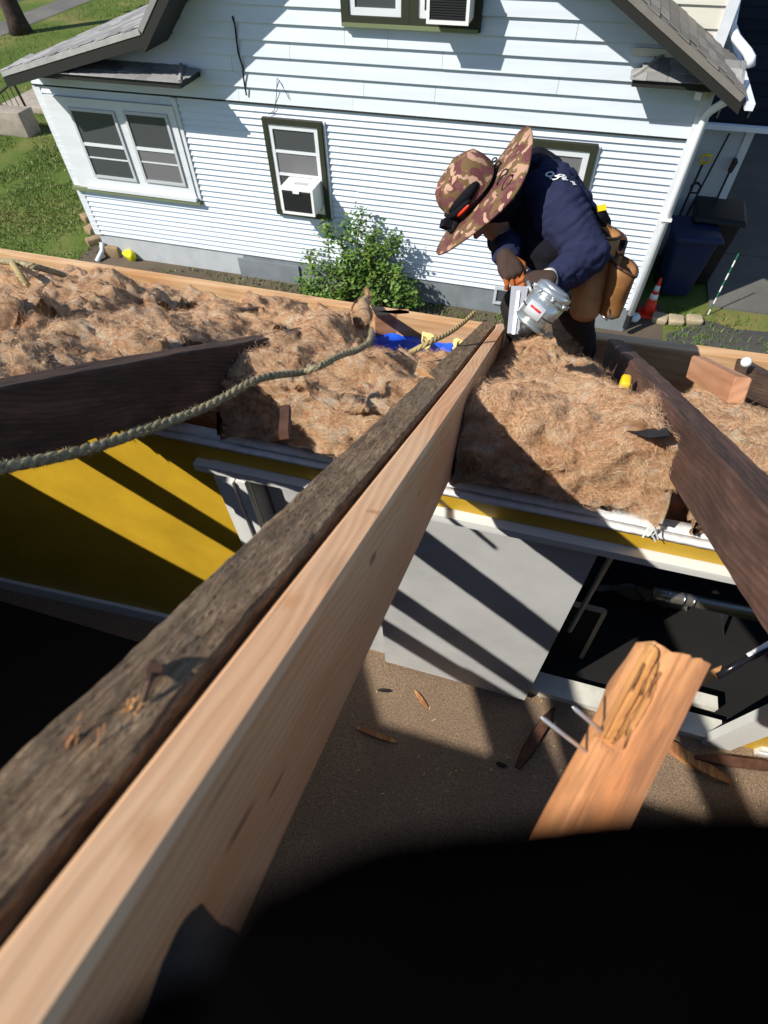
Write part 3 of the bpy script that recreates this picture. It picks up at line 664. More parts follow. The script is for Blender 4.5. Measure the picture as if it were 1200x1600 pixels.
# traffic cone
c0 = PZ(1010, 487, 0); c0.x = 1.66; c0.y = 8.98
cone = empty('traffic_cone', (c0.x, c0.y, .0), 'red orange traffic cone with white bands at the house corner', 'cone')
rbox('base', c0.x - .17, c0.x + .17, c0.y - .17, c0.y + .17, .006, .04, M_ORANGE, .01, cone)
def rad(z): return .12 - .105 * z / .72
def seg(name, z0, z1, m, k=0): MB().tube([(c0.x, c0.y, .04 + z0), (c0.x, c0.y, .04 + z1)], [rad(z0) + k, rad(z1) + k], 20).build(name, m, cone, True)
seg('cone_body', 0, .30, M_ORANGE); seg('band', .30, .40, M_WHITEP); seg('cone_body', .40, .46, M_ORANGE); seg('band', .46, .56, M_WHITEP); seg('cone_body', .56, .70, M_ORANGE)
cone.scale = (.85, .85, .85)
# pavers
for i, (px, py) in enumerate(((1030, 499), (1056, 502), (1084, 501))):
    c = PZ(px, py, .03)
    rbox('paver_stone', c.x - .13, c.x + .125, c.y - .11, c.y + .11, -.01, .10, M_STONE, .03, None, .12, noise_amt=.02, rot=random.uniform(-.15, .15),
         label=['tan paver stone nearest the cone in a row of three', 'middle tan paver stone of the row of three', 'tan paver stone nearest the striped stake'][i], cat='paver', group='tan paver stones by the cone')
for i, (px, py) in enumerate(((141, 340), (147, 358), (150, 377), (178, 396))):
    c = PZ(px, py, .03)
    rbox('edging_brick', c.x - .17, c.x + .17, c.y - .10, c.y + .10, -.02, .12 + (.09 if i == 3 else 0), M_BRICK, .03, None, 0, noise_amt=.03, rot=(1.2, 1.3, .8, .1)[i],
         label=['tan edging brick farthest up the lawn beside the house corner', 'second tan edging brick down the house corner', 'tan edging brick by the foot of the corner board', 'raised tan edging brick beside the white downspout foot'][i], cat='brick', group='edging bricks at the left house corner')
c = PZ(203, 404, .02)
mb = rbox('plastic_bag', c.x - .11, c.x + .13, c.y - .1, c.y + .1, .0, .16, mat('lemon_plastic', (.72, .66, .02), .4), .06, None, .3, noise_amt=.09, label='crumpled lemon yellow bag at the foundation', cat='bag')
# stake
a = PZ(1106, 492, 0); st = empty('garden_stake', a, 'thin white and green garden stake at the driveway edge', 'stake')
hh = 1.0; b = a + Vector((.02, .04, hh))
for k in range(10):
    p0 = a.lerp(b, k / 10); p1 = a.lerp(b, (k + 1) / 10); MB().tube([p0, p1], .011, 7).build('stake_band', M_WHITEP if k % 2 == 0 else mat('green_plastic%d' % k, (.03, .16, .08), .5), st)
c = PZ(991, 496, .06)
bm = bmesh.new(); bmesh.ops.create_icosphere(bm, subdivisions=3, radius=.09)
for v in bm.verts: v.co += mnoise.noise_vector(v.co * 14) * .018; v.co.z *= .8
me = bpy.data.meshes.new('stone'); bm.to_mesh(me); bm.free(); me.materials.append(M_WHITEP); link('stone', me, None, (c.x, c.y, .06), label='round white stone at the foot of the corner downspout', cat='stone')
# stoop, railing, tree
sx, sy = -14.4, 13.2
stoop = empty('stoop', (sx, sy, 0), 'concrete front stoop with low cheek walls left of the white house', 'stoop')
rbox('slab', -15.6, -11.2, 14.6, 16.4, -.02, .16, M_STOOP, .03, stoop, noise_amt=.02)
rbox('cheek_wall', -15.5, -13.5, 13.0, 13.5, -.02, .55, M_STOOP, .03, stoop, noise_amt=.02)
rbox('cheek_wall', -12.9, -12.4, 14.9, 16.4, -.02, .7, M_STOOP, .03, stoop, noise_amt=.02)
for k in range(4): rbox('stone', -13.3 + .38 * k, -12.98 + .38 * k, 13.6 + .25 * k, 14.0 + .25 * k, -.02, .10, M_STONE, .04, stoop, noise_amt=.03)
rl = empty('railing', (-13.9, 13.4, .55), 'thin black iron railing rising from the stoop', 'railing')
t0, t1 = PY(18, 135, 13.6), PY(0, 150, 12.7); b0 = PY(50, 186, 13.6)
MB().tube([PY(20, 128, 13.6), b0], .03, 8).build('post', M_IRON, rl)
MB().tube([PY(20, 128, 13.6), PY(-30, 170, 13.2)], .025, 8).build('top_rail', M_IRON, rl)
MB().tube([PY(46, 180, 13.6), PY(0, 225, 13.3)], .02, 8).build('bottom_rail', M_IRON, rl)
for k in range(1, 8):
    f_ = k / 8; p0 = PY(20, 128, 13.6).lerp(PY(-30, 170, 13.2), f_); p1 = PY(46, 180, 13.6).lerp(PY(0, 225, 13.3), f_); MB().tube([p0, p1], .010, 6).build('baluster', M_IRON, rl)
tb = PZ(34, 52, 0); tr = empty('tree', tb, 'dark tree trunk standing on the verge by the road', 'tree')
pts = [tb + Vector((.02 * math.sin(k), -.02 * k, .45 * k)) for k in range(12)]
mb = MB(); mb.tube(pts, [.42, .33, .30, .29, .28, .27, .26, .25, .24, .23, .22, .2], 16)
o = mb.build('trunk', M_BARK, tr, True)
cr = []; kk = 700
pp = RNG.normal(0, 1, (kk, 3)); pp /= np.linalg.norm(pp, axis=1)[:, None]; pp *= RNG.uniform(.4, 1, (kk, 1)) ** .5 * np.array([2.6, 2.6, 1.8])
mb = MB()
for q in pp:
    q = Vector(q) + tb + Vector((0, -.2, 6.4)); a = Vector(RNG.normal(0, 1, 3)).normalized() * .18; b2 = a.cross(Vector(RNG.normal(0, 1, 3))).normalized() * .12
    mb.add([q - a, q + b2, q + a, q - b2], [(0, 1, 2, 3)])
mb.build('crown', M_LEAF, tr)
mb = MB()
for k in range(5):
    a_ = k * 1.3; mb.tube([pts[10], pts[10] + Vector((math.cos(a_) * .8, math.sin(a_) * .8, .9)), pts[10] + Vector((math.cos(a_) * 1.8, math.sin(a_) * 1.8, 1.9))], [.12, .07, .03], 7)
mb.build('limb', M_BARK, tr, True)

# rose bush
def bush():
    root = empty('rose_bush', PZ(560, 468, 0), 'leafy green rose bush growing against the white wall', 'bush')
    stems = MB(); L1, L2 = [], []
    tips = [(565, 335), (545, 355), (590, 362), (607, 372), (620, 372), (512, 352), (530, 372), (480, 400), (620, 385), (603, 420), (585, 395), (575, 370)]
    bases = [(540, 470), (570, 470), (600, 472), (520, 468)]
    def leafcl(c, r, n, big):
        for _ in range(n):
            q = c + Vector(RNG.normal(0, r, 3)); s = RNG.uniform(.022, .046) * big
            a = Vector(RNG.normal(0, 1, 3)); a.z = abs(a.z) * .4; a.normalize(); b = a.cross(Vector((RNG.normal(0, .5), RNG.normal(0, .5), 1))).normalized()
            up = a.cross(b).normalized() * s * .25
            (L1 if RNG.random() < .68 else L2).append((q - a * s, q + b * s * .6 + up, q + a * s, q - b * s * .6 + up))
    for (px, py) in tips:
        tip = PY(px, py, YW - RNG.uniform(.22, .42)); bs = PZ(*bases[int(RNG.integers(4))], 0); bs.y = YW - .28
        mid = bs.lerp(tip, .5) + Vector((RNG.normal(0, .08), -.06, .12))
        pts = [bs, bs.lerp(mid, .5) + Vector((RNG.normal(0, .03), 0, .03)), mid, mid.lerp(tip, .5), tip]
        stems.tube(pts, [.011, .009, .008, .006, .003], 6)
        for k in range(26):
            f = RNG.uniform(.25, 1); i = min(int(f * 4), 3); c = pts[i].lerp(pts[i + 1], f * 4 - i) + Vector(RNG.normal(0, .05, 3)); leafcl(c, .05, 7, 1.0)
        leafcl(tip, .06, 34, 1.0)
    # dense lower mass
    for _ in range(165):
        px = RNG.uniform(470, 650); top = 415 + 18 * math.sin(px * .09) + (max(0, px - 600)) * .45 + (max(0, 500 - px)) * .3; py = RNG.uniform(top, 474)
        c = PY(px, py, YW - RNG.uniform(.16, .62)); c.z = max(c.z, .06); leafcl(c, .06, 14, 1.15)
    stems.build('stem', M_STEM, root)
    for nm, LL_, mm in (('foliage', L1, M_LEAF), ('foliage', L2, M_LEAF2)):
        V = np.array([list(v) for q in LL_ for v in q]); Fq = np.arange(len(V)).reshape(-1, 4); npmesh(nm, V, Fq, mm, root, False)
bush()

# ================================================================== OUR HOUSE: stripped roof
def timber(name, x0, x1, y0, y1, depth, mat_, wob=0., parent=None, lean=(0, 0), nseg=40, rough=0., plumb=True, bev=.004, n0=0., **t):
    """rafter in the roof plane: top face from y0 to y1 (horizontal run), widths x0..x1; lean shifts x at (near,far); local y = along"""
    L = (y1 - y0) / .8902; wd = x1 - x0
    ns = nseg; prof = []
    e = bev
    prof = [(-wd / 2 + e, 0), (0, 0), (wd / 2 - e, 0), (wd / 2, -e), (wd / 2, -depth * .5), (wd / 2, -depth + e), (wd / 2 - e, -depth), (0, -depth), (-wd / 2 + e, -depth), (-wd / 2, -depth + e), (-wd / 2, -depth * .5), (-wd / 2, -e)]
    if rough:
        prof = []
        for k in range(7): prof.append((-wd / 2 + e + (wd - 2 * e) * k / 6, 0))
        for k in range(6): prof.append((wd / 2, -e - (depth - 2 * e) * k / 5))
        for k in range(3): prof.append((wd / 2 - e - (wd - 2 * e) * k / 2, -depth))
        for k in range(6): prof.append((-wd / 2, -depth + e + (depth - 2 * e) * k / 5))
    k = len(prof); V = []
    for i in range(ns + 1):
        y = L * i / ns
        for (x, z_) in prof:
            yy = y + (-z_ * math.tan(-ROOF_A) if plumb and i in (0, ns) else 0)
            dx = lean[0] + (lean[1] - lean[0]) * i / ns
            V.append([x + dx, yy, z_])
    V = np.array(V)
    if wob: V[:, 0] += wob * vnoise(np.stack([V[:, 1] * 1.3 + x0 * 50, V[:, 1] * 0, V[:, 1] * 0], 1)); V[:, 2] += wob * .6 * vnoise(np.stack([V[:, 1] * 1.6, V[:, 1] * 0 + 9 + x0, V[:, 1] * 0], 1))
    if rough:
        V[:, 0] += rough * fbm(V * np.array([60, 18, 40]) + x0 * 31, 3); V[:, 2] += rough * fbm(V * np.array([55, 14, 30]) + 77 + x0, 3); V[:, 2] += rough * .6 * fbm(V * np.array([260, 50, 150]) + 7 + x0, 2); V[:, 0] += rough * .5 * fbm(V * np.array([200, 70, 200]) + 3 + x0, 2)
    Fq = []
    for i in range(ns):
        for j in range(k): Fq.append((i * k + j, i * k + (j + 1) % k, (i + 1) * k + (j + 1) % k, (i + 1) * k + j))
    me = bpy.data.meshes.new(name); me.from_pydata([tuple(v) for v in V], [], Fq + [tuple(range(k - 1, -1, -1)), tuple(ns * k + j for j in range(k))]); me.update()
    bm = bmesh.new(); bm.from_mesh(me); bmesh.ops.recalc_face_normals(bm, faces=bm.faces); bm.to_mesh(me); bm.free()
    me.materials.append(mat_)
    o = bpy.data.objects.new(name, me); COL.objects.link(o)
    o.location = R((x0 + x1) / 2, y0, n0); o.rotation_euler = (-ROOF_A, 0, 0)
    return tag(o, **t)
YRIDGE = -2.1
G = 'roof rafters sloping down to the eave'
nr = timber('rafter', -.174, -.1305, YRIDGE, 2.315, .232, M_NEW, .002, nseg=60, bev=.005, label='new pale rafter sistered beside the dark old one, running past the camera', cat='rafter', group=G)
def beam_marks(o, xface, spots):
    """knots and handling stains of the fresh beam, each at its own place on the wood"""
    m = o.data.materials[0].copy(); m.name = 'fresh_lumber_with_knots'; o.data.materials[0] = m
    t = m.node_tree; b = t.nodes['Principled BSDF']; lk = b.inputs['Base Color'].links[0]; col = lk.from_socket
    n = NB(m); inv = Matrix.Rotation(ROOF_A, 3, 'X'); warp = n.noise(n.map((30, 8, 30), False), 2, 3)
    for (px, py, ry, rz, dark, colr) in spots:
        v = ray(px, py); v = v * (xface / v[0]) if xface is not None else np.array(PR(px, py)) - np.array([0, 0, H]); q = inv @ (Vector((v[0], v[1], v[2] + H)) - o.location)
        sub = t.nodes.new('ShaderNodeVectorMath'); sub.operation = 'SUBTRACT'; t.links.new(n.obj, sub.inputs[0]); sub.inputs[1].default_value = q
        mul = t.nodes.new('ShaderNodeVectorMath'); mul.operation = 'MULTIPLY'; t.links.new(sub.outputs[0], mul.inputs[0]); mul.inputs[1].default_value = (1 / .012, 1 / ry, 1 / rz)
        ln = t.nodes.new('ShaderNodeVectorMath'); ln.operation = 'LENGTH'; t.links.new(mul.outputs[0], ln.inputs[0])
        d = n.math('ADD', ln.outputs['Value'], n.math('MULTIPLY', n.math('SUBTRACT', warp, .5), 1.6))
        col = n.mix(n.ramp(d, [(.25, dark), (.55, dark * .55), (1.0, 0)]), col, colr)
    t.links.new(col, b.inputs['Base Color'])
beam_marks(nr, -.1305, [(583, 872, .016, .010, .9, (.22, .10, .045)), (372, 1295, .030, .007, .8, (.12, .065, .035)), (432, 1225, .028, .006, .75, (.13, .07, .04)), (655, 770, .02, .006, .6, (.25, .12, .06)),
    (500, 1090, .035, .004, .5, (.30, .16, .08)), (690, 690, .012, .009, .7, (.24, .11, .05)), (352, 1220, .04, .005, .45, (.28, .15, .08)), (610, 930, .045, .003, .5, (.32, .17, .09))])
beam_marks(nr, None, [(452, 938, .020, .007, .55, (.60, .27, .10)), (585, 800, .010, .006, .8, (.35, .15, .06)), (225, 1300, .018, .006, .5, (.5, .24, .1)), (690, 615, .02, .005, .6, (.4, .19, .08))])
orf = timber('rafter', -.246, -.182, -.75, 2.29, .200, M_OLDTOP, .003, nseg=900, rough=.0016, bev=.004, label='rough weathered old rafter bolted against the new pale one', cat='rafter', group=G)
lr = timber('rafter', -.91, -.855, YRIDGE, 1.72, .140, M_OLD, .006, nseg=160, rough=.0015, lean=(-.355, .182), label='deep dark brown rafter at the left above the yellow wall', cat='rafter', group=G)
rr = timber('rafter', .365, .432, YRIDGE, 2.30, .130, M_RED_R, .006, nseg=160, rough=.002, lean=(.155, -.055), n0=.008, label='dark reddish old rafter at the right edge crossing the thick batt', cat='rafter', group=G)
rr2 = timber('rafter', .86, .91, YRIDGE, 2.37, .13, M_OLD, .006, nseg=80, rough=.0015, label='old rafter farthest right, beyond the fresh wood block', cat='rafter', group=G)
timber('rafter', -1.40, -1.35, YRIDGE, 2.22, .135, M_OLD, .006, nseg=80, rough=.0015, lean=(-.44, .28), n0=-.03, label='second dark rafter from the left, half buried in insulation', cat='rafter', group=G)
timber('rafter', -1.95, -1.90, 1.15, 2.20, .12, M_OLD, .006, nseg=60, rough=.0015, lean=(-.10, .10), n0=-.06, label='sawn off far left rafter tail with rope lying over it', cat='rafter', group=G)
timber('rafter', -1.955, -1.90, YRIDGE, .95, .14, M_OLD, .006, nseg=60, rough=.0015, lean=(-.20, .06), label='upper length of the sawn far left rafter above the yellow wall', cat='rafter', group=G)
timber('rafter', -2.86, -2.80, YRIDGE, 1.9, .135, M_OLD, .006, nseg=60, lean=(0, .10), n0=-.02, label='outermost left rafter at the edge of the stripped roof', cat='rafter', group=G)
timber('rafter', 1.45, 1.50, YRIDGE, 2.37, .135, M_OLD, .006, nseg=60, label='rafter beyond the right edge of the opening', cat='rafter', group=G)

# bent nails, splinters on the old rafter top
def on_raft(px, py, n=.0): return PR(px, py, n)
nl = MB(); a = on_raft(240, 1045, .004); nl.tube([a, on_raft(232, 1068, .012), on_raft(222, 1098, .004)], [.0035, .0028, .002], 6); nl.tube([on_raft(238, 1043, .004), on_raft(241, 1047, .012)], .006, 7)
rust = mat('rusty_nail', (.10, .06, .04), .7, .4)
nl.build('nail', rust, orf).matrix_parent_inverse = orf.matrix_basis.inverted()
for (px, py, s) in ((130, 1152, 1.0), (205, 1105, .6)):
    mb = MB(); c = on_raft(px, py, .002)
    for k in range(22):
        d = Vector((random.gauss(0, .0015), random.gauss(0, .006) , random.uniform(.000, .003))) * s; c2 = c + Vector((random.gauss(0, .007), random.gauss(0, .006), 0)) * s
        mb.bar(c2, c2 + d, .0008, .0005)
    o = mb.build('splinter_patch', M_SPLIT, orf); o.matrix_parent_inverse = orf.matrix_basis.inverted()
bpy.context.view_layer.update()
for o in orf.children:                                  # built in world space relative to the parent's origin
    o.matrix_parent_inverse = (Matrix.Rotation(-ROOF_A, 4, 'X')).inverted(); o.matrix_basis = Matrix.Identity(4)
# rim boards
def lumber(name, p, q, wdt, dep, m, up=(0, 0, 1), parent=None, **t):
    """square cut board from p to q (centre of the top edge), local y along"""
    p = Vector(p); q = Vector(q); d = q - p; L = d.length; d.normalize(); a = d.cross(Vector(up)).normalized(); u = a.cross(d)
    bm = bmesh.new(); bmesh.ops.create_cube(bm, size=1)
    for v in bm.verts: v.co = Vector((v.co.x * wdt, (v.co.y + .5) * L, (v.co.z - .5) * dep))
    bmesh.ops.subdivide_edges(bm, edges=[e for e in bm.edges if abs((e.verts[0].co - e.verts[1].co).y) > L * .5], cuts=8)
    bmesh.ops.bevel(bm, geom=[e for e in bm.edges if e.calc_face_angle(0) > .5], offset=min(.004, wdt * .1), segments=2, affect='EDGES')
    me = bpy.data.meshes.new(name); bm.to_mesh(me); bm.free(); me.materials.append(m)
    me.polygons.foreach_set('use_smooth', [False] * len(me.polygons))
    o = bpy.data.objects.new(name, me); COL.objects.link(o); mtx = Matrix.Translation(p) @ Matrix((a, d, u)).transposed().to_4x4()
    if parent is None: o.matrix_world = mtx; o.location = p; o.rotation_euler = mtx.to_euler()
    else: o.parent = parent; o.matrix_local = Matrix.Translation(-world_loc(parent)) @ mtx
    return tag(o, **t)
ZR = H - 1.575
yr = 2.355
lumber('rim_board', (-3.3, yr, ZR), (-.90, yr, ZR), .05, .235, M_RIM, label='fresh rim board along the eave at the left, insulation behind it', cat='board', group='fresh rim boards along the eave')
lumber('rim_board', (-.895, yr, ZR), (-.08, yr, ZR), .05, .235, M_RIM, label='fresh rim board behind the blue tarp', cat='board', group='fresh rim boards along the eave')
ra, rb = PZ(880, 514, ZR - .0), PZ(1230, 556, ZR)
lumber('rim_board', (-.075, yr + .01, ZR - .01), (.22, yr + .025, ZR - .005), .05, .235, M_RIM, label='short fresh rim board in front of the worker', cat='board', group='fresh rim boards along the eave')
lumber('rim_board', (.225, yr + .055, ZR), (1.6, yr + .105, ZR), .06, .235, M_RIM, label='fresh rim board at the right of the worker', cat='board', group='fresh rim boards along the eave')
# blocking
lumber('blocking', PZ(585, 490, ZR) + Vector((0, 0, .0)), PZ(640, 486, ZR), .045, .16, M_BLOCK, label='fresh wood block beside the blue tarp', cat='block', group='fresh blocks at the eave')
a, b = PR(1092, 556, .03), PR(1163, 590, .035)
lumber('blocking', a, b, .050, .085, M_BLOCK, label='pinkish fresh wood block at the right under the rim', cat='block', group='fresh blocks at the eave')
# wall plate and outer eave beneath, tarp
MB().box(-3.3, 1.7, 2.02, 2.32, ZR - .40, ZR - .27).build('eave_plate', M_STICK, label='dark top plate of the outer wall below the eave', cat='plate')
tp = []; nx, ny = 34, 12
for i in range(nx):
    for j in range(ny):
        x = -.86 + .62 * i / (nx - 1); y = 1.93 + .39 * j / (ny - 1); z = ZR - .165 + .06 * (j / (ny - 1)) ** 2 + .012 * float(fbm(np.array([[x * 14, y * 14, 3.]]), 3)[0]); tp.append((x, y, z))
npmesh('blue_tarp', tp, [(i * ny + j, (i + 1) * ny + j, (i + 1) * ny + j + 1, i * ny + j + 1) for i in range(nx - 1) for j in range(ny - 1)], M_TARP, label='crinkled bright blue tarp at the eave between the rafters', cat='tarp')
tp = [(-.12 + .46 * i / 19, 2.08 + .22 * j / 7, ZR - .24 + .03 * float(fbm(np.array([[i * .6, j * .6, 8.]]), 2)[0])) for i in range(20) for j in range(8)]
npmesh('blue_tarp', tp, [(i * 8 + j, (i + 1) * 8 + j, (i + 1) * 8 + j + 1, i * 8 + j + 1) for i in range(19) for j in range(7)], M_TARP, label='scrap of blue tarp under the worker', cat='tarp')
for i, (px, py) in enumerate(((668, 532), (718, 543))):
    c = PR(px, py, -.10); bm = bmesh.new(); bmesh.ops.create_icosphere(bm, subdivisions=3, radius=.032)
    for v in bm.verts: v.co += mnoise.noise_vector(v.co * 30 + Vector((i * 5, 0, 0))) * .03
    me = bpy.data.meshes.new('foam_scrap'); bm.to_mesh(me); bm.free(); me.materials.append(M_FOAM)
    link('foam_scrap', me, None, c, label=['larger crumpled cream foam scrap under the rope end', 'smaller cream foam scrap beside the old rafter'][i], cat='foam', group='cream foam scraps')

# ------------------------------------------------------------------ interior
ZFL = H - 2.68
sheet('floor', [(-3.5, -4.6), (3.0, -4.6), (3.0, 1.22), (-3.5, 1.22)], ZFL, M_CARP)
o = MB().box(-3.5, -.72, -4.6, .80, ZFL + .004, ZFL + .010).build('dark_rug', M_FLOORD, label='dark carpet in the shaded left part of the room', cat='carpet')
def yw(x, t): return (.965 + .012 * x) * (1 - t) + (1.045 + .062 * x) * t     # kneewall plane (t=0 top, 1 floor)
ZT = H - 1.155                                           # top of plate
def wq(mb, x0, x1, z0, z1, th=.03, off=0.):
    def pt(x, z, o): return (x, yw(x, (ZT - z) / (ZT - ZFL)) + o, z)
    mb.hexa([pt(x0, z0, off), pt(x1, z0, off), pt(x1, z0, off + th), pt(x0, z0, off + th), pt(x0, z1, off), pt(x1, z1, off), pt(x1, z1, off + th), pt(x0, z1, off + th)])
def wqs(mb, x0, x1, z0, z1, th=.03, off=0., n=24, nz=8):
    def pt(i, j, o): x = x0 + (x1 - x0) * i / n; z = z0 + (z1 - z0) * j / nz; return (x, yw(x, (ZT - z) / (ZT - ZFL)) + o, z)
    V = [pt(i, j, off) for i in range(n + 1) for j in range(nz + 1)]; k = nz + 1
    mb.add(V, [(i * k + j, (i + 1) * k + j, (i + 1) * k + j + 1, i * k + j + 1) for i in range(n) for j in range(nz)])
    V = [pt(i, j, off + th) for i in range(n + 1) for j in range(nz + 1)]
    mb.add(V, [(i * k + j, i * k + j + 1, (i + 1) * k + j + 1, (i + 1) * k + j) for i in range(n) for j in range(nz)])
    for jj in (0, nz):
        mb.add([pt(i, jj, o) for i in range(n + 1) for o in (off, off + th)], [(2 * i, 2 * i + 1, 2 * i + 3, 2 * i + 2) for i in range(n)])
    for ii in (0, n):
        mb.add([pt(ii, j, o) for j in range(nz + 1) for o in (off, off + th)], [(2 * i, 2 * i + 1, 2 * i + 3, 2 * i + 2) for i in range(nz)])
kw = empty('kneewall', (0, 1.0, ZFL), 'yellow painted knee wall with white trimmed closet opening', 'wall')
xL, xR_ = -.86, 1.14; zH = ZT - .112                      # opening left/right, header trim bottom
mb = MB(); wqs(mb, -3.4, xL - .0, ZFL, ZT - .017); wqs(mb, xL, xR_ + .1, zH + .03, ZT - .017, nz=1); wqs(mb, xR_ + .1, 2.8, ZFL, ZT - .017)
mb.build('drywall', M_YEL, kw)
# torn plaster edge and plate on top, irregular
def rough_strip(name, y_off0, y_off1, z0, z1, m, x0=-3.4, x1=2.8, nseg=1300, jag=.006):
    V = []; 
    for i in range(nseg + 1):
        x = x0 + (x1 - x0) * i / nseg; y = yw(x, 0); j = jag * float(fbm(np.array([[x * 40, 3.3, z0 * 9]]), 3)[0]); k = jag * .8 * float(fbm(np.array([[x * 52, 7.1, z0 * 5]]), 3)[0])
        V += [(x, y + y_off0 + j * .5, z0 + k), (x, y + y_off1 + k, z0), (x, y + y_off1 + k, z1), (x, y + y_off0 + j * .8, z1)]
    Fq = []
    for i in range(nseg):
        for j in range(4): Fq.append((i * 4 + j, i * 4 + (j + 1) % 4, i * 4 + 4 + (j + 1) % 4, i * 4 + 4 + j))
    o = npmesh(name, V, Fq, m, kw, False); return o
rough_strip('plaster_edge', -.008, .013, ZT - .016, ZT - .002, M_PLAS, jag=.0014)
rough_strip('top_plate', .019, .050, ZT - .05, ZT + .002, M_PLAS, jag=.0014)
MB().box(-3.4, 2.8, 1.075, 1.11, ZT - .12, ZT + .004).build('framing_plate', M_BLOCK, kw)
# header trim, casing, sill, baseboard
mb = MB(); wq(mb, xL - .05, xR_ + .16, zH - .006, zH + .024, .045, -.028); mb.build('header_trim', M_TRIM, kw)
mb = MB(); wq(mb, xL - .045, xR_ + .155, zH - .028, zH - .0065, .03, -.010); mb.build('header_bead', M_TRIM, kw)
for k in range(3):
    mb = MB(); wq(mb, xL - .002 + k * .036, xL + .030 + k * .036, ZFL, zH - .034, .02 + .012 * (k == 1), -.018 - .012 * (k == 1)); mb.build('casing_flute', M_TRIM, kw)
mb = MB(); wq(mb, xL + .105, xL + .112, ZFL, zH - .034, .14, .0); mb.build('jamb', M_GREY, kw)
mb = MB(); wq(mb, xR_ - .02, xR_ + .10, ZFL, zH - .034, .04, -.03); mb.build('casing', M_TRIM, kw)
mb = MB(); wq(mb, -3.4, xL - .004, ZFL, ZFL + .10, .018, -.0185); mb.build('baseboard', M_TRIM, kw)
for k in range(2):
    mb = MB(); wq(mb, xR_ + .20, 2.8, ZFL + .003 + .035 * k, ZFL + .036 + .035 * k, .018 + .006 * (1 - k), -.0185 - .006 * (1 - k)); mb.build('baseboard', M_TRIM, kw)
mb = MB(); mb.box(-.86, xR_ + .05, 1.10, 1.20, ZFL + .001, ZFL + .05); mb.build('threshold', M_SILLW, kw)
mb = MB(); mb.box(.86, xR_ + .02, 1.23, 1.29, ZFL + .05, ZFL + .09); mb.build('sliding_track', M_SILLW, kw)
# grey sliding door leaning in the opening
def doorpanel(x0, x1, y_top, y_bot, z0, z1, label, rx=0):
    root = MB().hexa([(x0, y_bot, z0), (x1 + rx, y_bot, z0), (x1 + rx, y_bot + .03, z0), (x0, y_bot + .03, z0), (x0, y_top, z1), (x1, y_top, z1), (x1, y_top + .03, z1), (x0, y_top + .03, z1)]).build('sliding_door', M_GREY, None, label=label, cat='door', group='grey sliding closet doors')
    return root
doorpanel(-.36, .295, .975, 1.04, ZFL + .05, zH - .036, 'light grey sliding closet door in sun and rafter shadow', .025)
doorpanel(-.735, -.34, 1.015, 1.08, ZFL + .05, zH - .036, 'grey sliding closet door in the shade behind the rafters')
# storage behind
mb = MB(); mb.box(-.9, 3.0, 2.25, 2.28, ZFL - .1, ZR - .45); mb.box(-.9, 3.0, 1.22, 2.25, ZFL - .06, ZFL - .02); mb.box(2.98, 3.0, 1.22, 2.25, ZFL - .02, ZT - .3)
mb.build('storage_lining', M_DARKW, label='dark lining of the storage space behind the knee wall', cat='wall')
mb = MB().box(.32, 2.9, 1.16, 1.19, zH - .13, zH - .035).build('header_joist', M_OLD, label='old brown header joist above the storage opening', cat='joist')
# ducts, plastic, frame, bits
duct = empty('duct', PY(1070, 945, 1.62), 'dull metal duct running through the dark storage space', 'duct')
a, b, c_ = PY(1020, 926, 1.60), PY(1040, 930, 1.60), PY(1300, 985, 1.62)
MB().tube([a, b, c_], .030, 18).build('duct_pipe', M_GALV, duct, True)
for f_ in (.0, .10, .16): q = b.lerp(c_, f_); MB().tube([q, q + (c_ - b).normalized() * .012], .033, 18).build('band', M_STEEL, duct, True)
pl = []
for i in range(40):
    for j in range(16):
        u_, v_ = i / 39, j / 15; q = PY(885 + 190 * u_, 880 + 60 * u_ + 46 * v_ + 12 * math.sin(u_ * 5), 1.74 + .10 * v_); q += Vector((0, .03, .05)) * float(fbm(np.array([[u_ * 6, v_ * 4, 1.]]), 3)[0]); pl.append(q)
npmesh('plastic_sheet', pl, [(i * 16 + j, (i + 1) * 16 + j, (i + 1) * 16 + j + 1, i * 16 + j + 1) for i in range(39) for j in range(15)], M_PLASTIC, label='crumpled grey plastic sheet hanging left of the duct', cat='plastic sheet')
pl = []
for i in range(24):
    for j in range(12):
        u_, v_ = i / 23, j / 11; q = PY(1105 + 120 * u_, 955 + 25 * u_ + (8 + 55 * u_) * v_, 1.85 + .06 * v_); q += Vector((0, .02, .03)) * float(fbm(np.array([[u_ * 4, v_ * 3, 6.]]), 3)[0]); pl.append(q)
npmesh('plastic_sheet', pl, [(i * 12 + j, (i + 1) * 12 + j, (i + 1) * 12 + j + 1, i * 12 + j + 1) for i in range(23) for j in range(11)], M_PLASTIC, label='grey plastic sheet sagging below the duct at the right', cat='plastic sheet')
fr = empty('picture_frame', PY(900, 1050, 1.36), 'empty pale picture frame standing in the dark storage opening', 'frame')
q = [PY(850, 932, 1.42), PY(945, 955, 1.42), PY(893, 1055, 1.34), PY(800, 1030, 1.34)]
for i in range(4):
    a, b = q[i], q[(i + 1) % 4]; MB().bar(a, b, .020, .016, up=(0, -1, .4)).build('rail', M_GOLD, fr)
MB().add(q, [(0, 1, 2, 3)]).build('backing', M_DARKW, fr)
c = PY(942, 1002, 1.6); rbox('red_box', c.x - .04, c.x + .04, c.y - .04, c.y + .04, c.z - .03, c.z + .03, M_RED, .012, None, 0, noise_amt=.01, label='small red plastic box in the dark storage', cat='box')
mb = MB(); a = PY(1128, 960, 1.7); b = PY(1135, 1035, 1.7)
mb.bar(a, b, .035, .006, up=(1, 0, 0)); o = mb.build('metal_bracket', mat('dark_steel', (.12, .12, .13), .4, .8), label='slotted dark steel bracket standing in the storage', cat='bracket')
